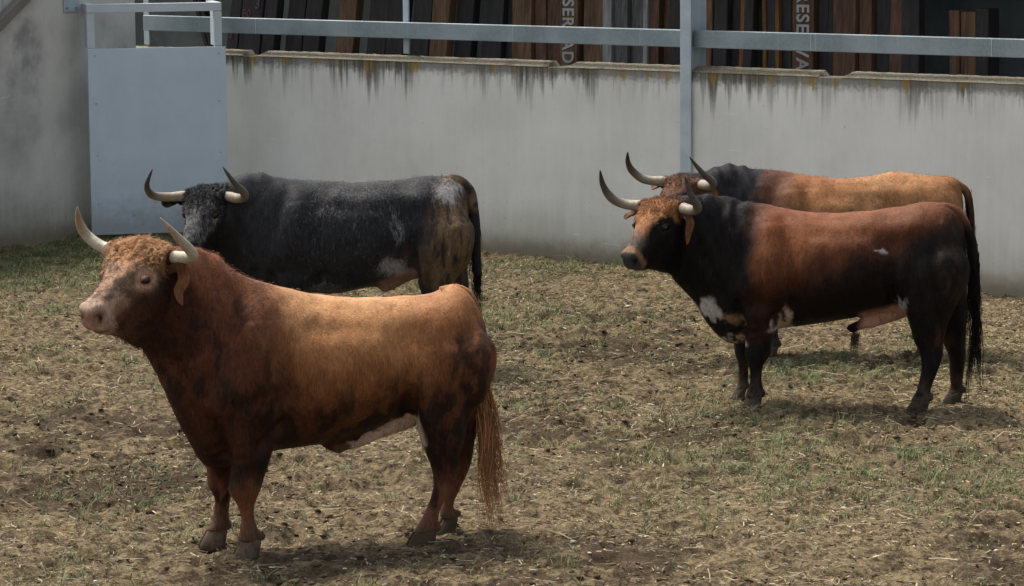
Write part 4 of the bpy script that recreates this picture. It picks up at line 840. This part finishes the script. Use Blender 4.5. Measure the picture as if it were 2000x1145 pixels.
specs = [
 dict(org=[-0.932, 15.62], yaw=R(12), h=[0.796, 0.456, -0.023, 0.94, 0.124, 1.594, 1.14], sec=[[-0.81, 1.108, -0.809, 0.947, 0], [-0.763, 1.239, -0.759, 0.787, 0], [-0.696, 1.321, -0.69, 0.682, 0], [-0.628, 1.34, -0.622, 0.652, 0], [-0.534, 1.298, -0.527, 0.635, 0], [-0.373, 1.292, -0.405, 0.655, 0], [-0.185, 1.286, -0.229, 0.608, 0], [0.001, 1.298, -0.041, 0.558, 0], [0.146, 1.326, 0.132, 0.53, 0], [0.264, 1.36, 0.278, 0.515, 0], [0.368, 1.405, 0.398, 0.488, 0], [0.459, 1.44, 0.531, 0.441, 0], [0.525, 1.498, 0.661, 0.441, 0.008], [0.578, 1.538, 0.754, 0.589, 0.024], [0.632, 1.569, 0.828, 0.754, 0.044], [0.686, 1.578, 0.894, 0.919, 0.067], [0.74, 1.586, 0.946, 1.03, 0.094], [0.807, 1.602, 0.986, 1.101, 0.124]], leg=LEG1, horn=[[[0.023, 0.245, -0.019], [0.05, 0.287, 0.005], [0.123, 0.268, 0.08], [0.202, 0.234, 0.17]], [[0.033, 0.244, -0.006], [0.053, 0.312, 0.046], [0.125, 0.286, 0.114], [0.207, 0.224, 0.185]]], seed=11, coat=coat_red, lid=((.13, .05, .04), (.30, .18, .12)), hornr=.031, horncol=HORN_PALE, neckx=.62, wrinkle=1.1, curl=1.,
  label='russet bull with curly blond forehead and pale horns, standing nearest in front', muscle=MUS, lumps=[],
  folds=[([(-.44, 0, .665), (-.38, 0, .645), (-.24, 0, .605), (-.10, 0, .55), (.0, 0, .56)], [.055, .062, .060, .056, .045]), ([(.03, 0, .56), (-.02, 0, .525), (-.06, 0, .49)], [.055, .048, .032])],
  ear=[[(.035, .205, -.065), (.02, .22, -.115), (.03, .195, -.175), (.015, .205, -.235)], [(.0, .20, -.07), (-.02, .25, -.10), (-.03, .27, -.15), (-.02, .27, -.2)]], earcol=((.06, .024, .013), (.20, .095, .046)), eark=.62,
  tail=[(-.58, 0, 1.29), (-.665, 0, 1.305), (-.735, -.01, 1.255), (-.775, -.03, 1.12), (-.80, -.05, .95), (-.805, -.06, .78), (-.80, -.06, .62)], tailcol=lambda v: ramp(v[:, 2], [.6, .9, 1.2, 1.35], [(.22, .10, .045), (.12, .045, .02), (.18, .07, .03), (.30, .135, .058)]),
  tuft=dict(n=620, t0=.72, dir=(-.13, -.02, -1), spread=(.06, .06, .05), len=.55, col=(.44, .22, .10), clump=26, curl=.06, w=.006),
  hoofcol=dict(d=((.055, .042, .028), (.05, .036, .025)), fn=((.12, .095, .07), (.11, .075, .05)), ff=((.10, .075, .05), (.12, .08, .052))), 
  forelock=dict(x=(-.06, .17), z=-.02, n=4200, len=.072, col=(.62, .36, .18)),
  fuzz=dict(w=lambda V, H, N: 1.6*sm(.25, .5, V[:, 0])*sm(.55, .8, N[:, 2])+2.2*head_mask(H)*sm(.45, .3, H[:, 0])+.15, n=15000, len=.016)),
 dict(org=[-1.123, 21.407], yaw=R(3), h=[1.138, 0.74, 0.036, 0.993, 0.084, 1.291, 1.05], sec=[[-0.824, 1.213, -0.822, 1.014, 0], [-0.789, 1.314, -0.784, 0.797, 0], [-0.717, 1.358, -0.711, 0.689, 0], [-0.61, 1.359, -0.602, 0.636, 0], [-0.502, 1.368, -0.494, 0.638, 0], [-0.359, 1.348, -0.386, 0.65, 0], [-0.179, 1.336, -0.205, 0.603, 0], [-0.036, 1.327, -0.025, 0.566, 0], [0.125, 1.336, 0.136, 0.538, 0], [0.285, 1.345, 0.298, 0.551, 0], [0.428, 1.365, 0.424, 0.523, 0], [0.535, 1.38, 0.532, 0.481, 0], [0.605, 1.403, 0.64, 0.466, 0.006], [0.676, 1.412, 0.739, 0.537, 0.016], [0.747, 1.396, 0.814, 0.66, 0.03], [0.811, 1.377, 0.883, 0.771, 0.046], [0.871, 1.351, 0.934, 0.846, 0.064], [0.924, 1.343, 0.979, 0.885, 0.084]], leg=leg_shift(LEG3, -.07, -.02, 1.04), horn=[[[0.052, 0.251, -0.051], [0.137, 0.341, -0.016], [0.253, 0.319, 0.082], [0.272, 0.258, 0.181]], [[0.058, 0.262, -0.038], [0.137, 0.341, -0.017], [0.262, 0.311, 0.06], [0.265, 0.26, 0.168]]], seed=23, mx=-.06, coat=coat_black, lid=((.03, .03, .03), (.03, .029, .028)), hornr=.033, horncol=HORN_GREY, neckx=.6, wrinkle=.6, curl=1.1,
  label='black bull with dusty flanks and a white rump patch, behind the russet one', muscle=MUS, lumps=[],
  folds=[([(-.46, 0, .70), (-.36, 0, .66), (-.25, 0, .60), (-.20, 0, .56)], [.05, .055, .05, .03])],
  ear=[[(-.02, .18, -.06), (-.04, .19, -.11), (-.03, .18, -.17), (-.02, .17, -.23)], [(.0, .20, -.06), (.02, .25, -.07), (.03, .29, -.08), (.04, .33, -.075)]], earcol=(BLK, BLK*1.8),
  tail=[(-.64, 0, 1.315), (-.745, 0, 1.32), (-.825, 0, 1.25), (-.85, .02, 1.14), (-.868, .04, .987), (-.872, .05, .81), (-.885, .05, .66)], tailk=1.45, tailcol=lambda v: over(np.ones((len(v), 3))*np.array([.02, .019, .018]), sm(1.0, 1.2, v[:, 2])*sm(.4, .6, fbm(v, 24, 3, 3))*.9, (.15, .10, .05)),
  tuft=dict(n=420, t0=.55, dir=(-.03, 0, -1), spread=(.06, .06, .05), len=.34, col=(.020, .020, .018), curl=.03),
  hoofcol=dict(d=((.05, .045, .04), (.05, .045, .04))),
  forelock=dict(x=(-.06, .26), z=-.03, n=2600, len=.04, col=(.035, .034, .034)),
  fuzz=dict(w=lambda V, H, N: 1.2*head_mask(H)+.15*sm(.55, .9, N[:, 2])+.15, n=6000, len=.014)),
 dict(org=[2.126, 19.72], yaw=R(-9.5), h=[1.043, 0.641, 0.031, 1.13, 0.159, 1.35, 1.072], sec=[[-0.795, 1.199, -0.797, 1.0, 0], [-0.752, 1.271, -0.757, 0.8, 0], [-0.679, 1.329, -0.687, 0.666, 0], [-0.565, 1.351, -0.573, 0.631, 0], [-0.428, 1.327, -0.435, 0.622, 0], [-0.255, 1.292, -0.327, 0.634, 0], [-0.058, 1.27, -0.13, 0.6, 0], [0.08, 1.265, 0.068, 0.56, 0], [0.238, 1.28, 0.234, 0.531, 0], [0.387, 1.305, 0.374, 0.512, 0], [0.503, 1.327, 0.5, 0.479, 0], [0.62, 1.336, 0.617, 0.416, 0], [0.702, 1.353, 0.716, 0.403, 0.011], [0.773, 1.378, 0.815, 0.478, 0.031], [0.831, 1.393, 0.896, 0.598, 0.056], [0.894, 1.392, 0.96, 0.709, 0.086], [0.957, 1.388, 1.016, 0.78, 0.121], [1.019, 1.392, 1.069, 0.844, 0.159]], leg=LEG3, horn=[[[0.053, 0.25, -0.043], [0.099, 0.323, -0.018], [0.171, 0.329, 0.064], [0.194, 0.304, 0.178]], [[0.046, 0.255, -0.022], [0.1, 0.319, 0.018], [0.167, 0.331, 0.101], [0.222, 0.308, 0.199]]], seed=37, mx=.03, coat=coat_chestnut, lid=((.02, .018, .018), (.024, .021, .02)), hornr=.034, horncol=HORN_GREY, neckx=.72, wrinkle=2.2, curl=.8,
  label='chestnut bull with black neck, orange forehead and white brisket, before the tan one', muscle=MUS, lumps=[],
  folds=[([(-.47, 0, .68), (-.40, 0, .64), (-.28, 0, .59), (-.17, 0, .552), (-.10, 0, .535)], [.05, .054, .048, .040, .032]), ([(-.05, 0, .54), (-.08, 0, .505), (-.10, 0, .48)], [.036, .028, .016])],
  eark=.58, ear=[[(.05, .20, -.075), (.045, .225, -.115), (.05, .215, -.18), (.05, .205, -.25)], [(.0, .19, -.07), (.01, .23, -.085), (.03, .26, -.10), (.03, .285, -.105)]], earcol=((.03, .016, .012), (.17, .08, .04)),
  tail=[(-.60, 0, 1.30), (-.715, 0, 1.295), (-.795, 0, 1.19), (-.842, 0, 1.09), (-.86, 0, .93), (-.872, 0, .77), (-.875, 0, .62)], tailcol=lambda v: over(np.ones((len(v), 3))*np.array([.016, .011, .010]), sm(1.15, 1.3, v[:, 2])*.8, (.13, .05, .026)),
  tuft=dict(n=560, t0=.42, dir=(.0, 0, -1), spread=(.065, .07, .05), len=.50, col=(.016, .010, .009), curl=.03, w=.006),
  hoofcol=dict(d=((.03, .026, .022), (.026, .02, .016)), fn=((.085, .078, .07), (.025, .021, .018)), ff=((.11, .095, .08), (.035, .028, .024))), tassel=dict(p=(-.10, 0, .48), dir=(.0, 0, -1), len=.14, n=90, col=(.10, .07, .038)),
  forelock=dict(x=(-.06, .24), z=-.01, n=1800, len=.034, col=(.28, .13, .055)),
  fuzz=dict(w=lambda V, H, N: 1.2*sm(.4, .6, V[:, 0])*sm(.4, .8, N[:, 2])+.8*head_mask(H)*sm(.42, .2, H[:, 0])+.15, n=7000, len=.018)),
 dict(org=[2.52, 21.9], yaw=R(-5), h=[0.929, 0.701, -0.02, 1.266, 0.118, 1.294, 1.05], sec=[[-0.712, 1.203, -0.715, 0.983, 0], [-0.668, 1.277, -0.674, 0.798, 0], [-0.595, 1.295, -0.603, 0.65, 0], [-0.45, 1.298, -0.458, 0.613, 0], [-0.232, 1.324, -0.239, 0.593, 0], [-0.05, 1.294, -0.093, 0.556, 0], [0.168, 1.283, 0.126, 0.514, 0], [0.314, 1.297, 0.309, 0.506, 0], [0.46, 1.319, 0.456, 0.497, 0], [0.599, 1.345, 0.595, 0.478, 0], [0.717, 1.345, 0.695, 0.441, 0], [0.808, 1.356, 0.805, 0.384, 0], [0.881, 1.379, 0.897, 0.377, 0.008], [0.954, 1.387, 0.989, 0.442, 0.023], [1.027, 1.378, 1.07, 0.556, 0.042], [1.1, 1.35, 1.147, 0.67, 0.064], [1.173, 1.334, 1.209, 0.74, 0.089], [1.234, 1.33, 1.263, 0.787, 0.118]], leg=leg_shift(LEG3, .11, .08), horn=[[[0.091, 0.274, -0.025], [0.14, 0.346, 0.006], [0.247, 0.333, 0.082], [0.304, 0.267, 0.187]], [[0.091, 0.274, -0.027], [0.156, 0.334, 0.027], [0.229, 0.321, 0.096], [0.303, 0.266, 0.179]]], seed=53, mx=.1, coat=coat_tan, lid=((.02, .018, .018), (.024, .021, .02)), hornr=.034, horncol=HORN_GREY, neckx=.92, wrinkle=2.3, curl=.7,
  label='tan bull with a wrinkled black neck hump, farthest right, behind the chestnut one', muscle=[((c[0]+.1, c[1], c[2]), r, a) for c, r, a in MUS], lumps=[], folds=[],
  ear=[[(.0, .18, -.07), (-.02, .21, -.10), (-.02, .22, -.16), (-.01, .20, -.22)], [(.0, .19, -.05), (.01, .23, -.065), (.02, .26, -.08), (.02, .28, -.09)]], earcol=((.06, .03, .02), (.2, .1, .05)),
  tail=[(-.50, 0, 1.26), (-.60, 0, 1.265), (-.675, 0, 1.23), (-.735, 0, 1.18), (-.762, 0, 1.06), (-.775, 0, .9), (-.78, 0, .65)], tailcol=lambda v: ramp(v[:, 2], [.6, 1.1, 1.3], [(.016, .011, .01), (.05, .024, .015), (.20, .10, .045)]),
  tuft=dict(n=260, t0=.5, dir=(0, 0, -1), spread=(.06, .06, .05), len=.4, col=(.016, .011, .010), curl=.03),
  hoofcol=dict(d=((.045, .04, .036), (.05, .04, .034))),
  forelock=dict(x=(-.06, .2), z=-.01, n=900, len=.03, col=(.12, .055, .03)),
  fuzz=dict(w=lambda V, H, N: 1.2*sm(.55, .9, N[:, 2])+.3, n=4000, len=.018)),
]
for sp in specs: build_bull(sp)


# ------------------------------------------------------------------ what lies and grows on the ground
def scatter(n, wf, seed):
    g_ = np.random.default_rng(seed); out = []; tot = 0
    while tot < n:
        Q = np.column_stack([g_.uniform(-4.9, 5.6, n*2), g_.uniform(13.8, 31, n*2), np.zeros(n*2)])
        s, nn = to_sn(Q); ok = (nn > .02) & (s > -4.2) & (np.abs(Q[:, 0]) < Q[:, 1]*.172+.3)
        Q = Q[ok]; Q = Q[g_.random(len(Q)) < wf(Q)]; out.append(Q); tot += len(Q)
    Q = np.vstack(out)[:n]; Q[:, 2] = gh(Q); return Q, g_
def ribbons(name, Q, g_, length, width, lift, colors, mat, curve=.12, seg=3, roll=.6):
    n = len(Q); L = length(g_, n); a = g_.uniform(0, 6.283, n); d = np.column_stack([np.cos(a), np.sin(a), np.zeros(n)]); sd = np.column_stack([-np.sin(a), np.cos(a), np.zeros(n)])
    el = g_.normal(0, lift, n); rr = g_.normal(0, roll, n); sw = sd*np.cos(rr)[:, None]+np.array([0, 0, 1.])*np.sin(rr)[:, None]; W = width(g_, n); cv = g_.normal(0, curve, n); V = []
    for k in range(seg+1):
        t = k/seg-.5; c = Q+d*(L*t)[:, None]+sd*(cv*L*(t*t*4-.5))[:, None]; c[:, 2] += .006+np.abs(el)*L*(t+.5)+W*.3
        V.append(c-sw*(W/2)[:, None]); V.append(c+sw*(W/2)[:, None])
    V = np.array(V).transpose(1, 0, 2).reshape(-1, 3); b0 = (np.arange(n)*(seg+1)*2)[:, None]
    F = np.vstack([b0+np.array([[2*k, 2*k+1, 2*k+3, 2*k+2]]) for k in range(seg)])
    me = mesh_np(name, V, [F]); cs = np.array(colors)[g_.integers(0, len(colors), n)]*g_.uniform(.4, .9, (n, 1)); set_col(me, np.repeat(cs, (seg+1)*2, 0)); return link(name, me, mat)
STR = [lin(186, 170, 134), lin(164, 146, 110), lin(150, 133, 100), lin(132, 115, 86), lin(200, 186, 154), lin(124, 106, 78), lin(172, 156, 130)]
def w_straw(Q):
    d, g, p, s, n = masks(Q); return np.clip(.30+.9*p-.25*d+.45*(vnoise(Q, 2.1, 61)-.4), .06, 1)
Q, g_ = scatter(6500, w_straw, 101)
tag(ribbons('straw', Q, g_, lambda g, n: g.uniform(.05, .17, n), lambda g, n: g.uniform(.0025, .0055, n), .12, STR, M_STRAW), kind='stuff', label='loose straw stalks scattered over the trampled yard', cat='straw')
Q, g_ = scatter(75000, w_straw, 102)
tag(ribbons('straw_chaff', Q, g_, lambda g, n: g.uniform(.010, .048, n), lambda g, n: g.uniform(.0025, .008, n), .16, STR+[lin(108, 91, 66), lin(92, 77, 56), lin(80, 66, 48), lin(84, 69, 50), lin(100, 84, 62), lin(112, 94, 70)], M_STRAW, .2, 2, .5), kind='stuff', label='fine broken straw chaff over the soil', cat='chaff')
# grass: tufts of blades and small weeds
def w_grass(Q):
    d, g, p, s, n = masks(Q); return np.clip(.05+1.1*g+.5*(vnoise(Q, 1.3, 71)-.52), .015, 1)
Qt, g_ = scatter(4200, w_grass, 103)
k = g_.integers(8, 34, len(Qt)); rep = np.repeat(np.arange(len(Qt)), k); n = len(rep); sz = g_.uniform(.4, 1.2, len(Qt))[rep]
root = Qt[rep]+np.column_stack([g_.normal(0, .035, n), g_.normal(0, .035, n), np.zeros(n)])*sz[:, None]
a = g_.uniform(0, 6.283, n); out_ = np.column_stack([np.cos(a), np.sin(a), np.zeros(n)]); sd = np.column_stack([-np.sin(a), np.cos(a), np.zeros(n)]); Hh = g_.uniform(.015, .06, n)*sz; W = g_.uniform(.0018, .0045, n); bend = g_.uniform(.3, 1.8, n); V = []
for kk, t in enumerate((0, .4, .75, 1.)):
    c = root+np.array([0, 0, 1.])*(Hh*t)[:, None]+out_*(Hh*bend*t*t)[:, None]; wq = W*(1, .9, .6, .08)[kk]; V += [c-sd*(wq/2)[:, None], c+sd*(wq/2)[:, None]]
V = np.array(V).transpose(1, 0, 2).reshape(-1, 3); b0 = (np.arange(n)*8)[:, None]
me = mesh_np('grass', V, [np.vstack([b0+np.array([[2*q, 2*q+1, 2*q+3, 2*q+2]]) for q in range(3)])])
GC = np.array([lin(88, 104, 56), lin(78, 96, 56), lin(104, 112, 70), lin(112, 122, 86), lin(122, 120, 78), lin(138, 128, 88)])
cs = GC[g_.integers(0, 6, len(Qt))][rep]*g_.uniform(.8, 1.2, (n, 1)); set_col(me, np.repeat(cs, 8, 0)); tag(link('grass', me, M_GRASS), kind='stuff', label='sparse short grass tufts and weeds across the yard', cat='grass')
# broad-leaved weeds
Qw, g_ = scatter(1500, w_grass, 104); k = g_.integers(3, 6, len(Qw)); rep = np.repeat(np.arange(len(Qw)), k); n = len(rep)
a = g_.uniform(0, 6.283, n); d = np.column_stack([np.cos(a), np.sin(a), np.zeros(n)]); sd = np.column_stack([-np.sin(a), np.cos(a), np.zeros(n)]); L = g_.uniform(.012, .032, n); el = g_.uniform(.15, .9, n); up = np.array([0, 0, 1.]); r0 = Qw[rep]; V = []
for t, wq, bz in ((0, .12, 0), (.5, .42, .9), (1., .06, 1.)):
    c = r0+d*(L*t)[:, None]+up*(L*el*bz)[:, None]; V += [c-sd*(L*wq/2)[:, None], c+sd*(L*wq/2)[:, None]]
V = np.array(V).transpose(1, 0, 2).reshape(-1, 3); b0 = (np.arange(n)*6)[:, None]; me = mesh_np('weeds', V, [np.vstack([b0+np.array([[2*q, 2*q+1, 2*q+3, 2*q+2]]) for q in range(2)])])
WC = np.array([lin(80, 92, 60), lin(94, 106, 76), lin(70, 86, 52), lin(110, 118, 88)]); cs = WC[g_.integers(0, 4, len(Qw))][rep]*g_.uniform(.8, 1.15, (n, 1)); set_col(me, np.repeat(cs, 6, 0)); tag(link('weeds', me, M_GRASS), kind='stuff', label='low broad-leaved weeds in the soil', cat='weeds')
# clods and stones
def lumps(name, Q, g_, size, colors, mat, flat=.6, amp=.35, sub=2):
    # irregular lumps, each its own shape
    bm = bmesh.new(); bmesh.ops.create_icosphere(bm, subdivisions=sub, radius=1.); B = np.array([v.co for v in bm.verts]); T = np.array([[v.index for v in f.verts] for f in bm.faces]); bm.free()
    n = len(Q); S = size(g_, n); V = B[None]*S[:, None, None]; q = (B[None]*1.3+g_.uniform(0, 50, (n, 1, 3))).reshape(-1, 3); k = (1+amp*2*(fbm(q, 1.6, 3, 5)-.5)).reshape(n, -1, 1)
    V = V*k*np.stack([g_.uniform(.8, 1.4, n), g_.uniform(.8, 1.3, n), np.full(n, flat)*g_.uniform(.6, 1.3, n)], 1)[:, None, :]; a = g_.uniform(0, 6.28, n); ca, sa = np.cos(a)[:, None], np.sin(a)[:, None]
    X = V[:, :, 0]*ca-V[:, :, 1]*sa; Y = V[:, :, 0]*sa+V[:, :, 1]*ca; V = np.stack([X, Y, V[:, :, 2]], 2)+Q[:, None, :]+np.array([0, 0, .15])*S[:, None, None]
    me = mesh_np(name, V.reshape(-1, 3), [(T[None]+(np.arange(n)*len(B))[:, None, None]).reshape(-1, 3)]); cs = np.array(colors)[g_.integers(0, len(colors), n)]*g_.uniform(.75, 1.2, (n, 1)); set_col(me, np.repeat(cs, len(B), 0)); smooth(me); return link(name, me, mat)
def w_clod(Q):
    d, g, p, s, n = masks(Q); return np.clip(.12+1.0*d+.6*(vnoise(Q, 1.7, 81)-.55), .03, 1)
Q, g_ = scatter(9000, w_clod, 105)
tag(lumps('dirt_clods', Q, g_, lambda g, n: .004+.020*g.random(n)**5, [lin(72, 60, 44), lin(86, 73, 54), lin(64, 53, 39), lin(98, 84, 63)], M_CLOD, .5, .9, 1), kind='stuff', label='dry clods of dung and earth on the yard floor', cat='clods')
Q, g_ = scatter(380, lambda Q: np.full(len(Q), .5), 106)
tag(lumps('pale_stones', Q, g_, lambda g, n: .005+.012*g.random(n)**3, [lin(170, 162, 146), lin(190, 182, 166), lin(146, 138, 122)], M_STONE, .6, .3), kind='stuff', label='small pale stones and chips on the soil', cat='stones')
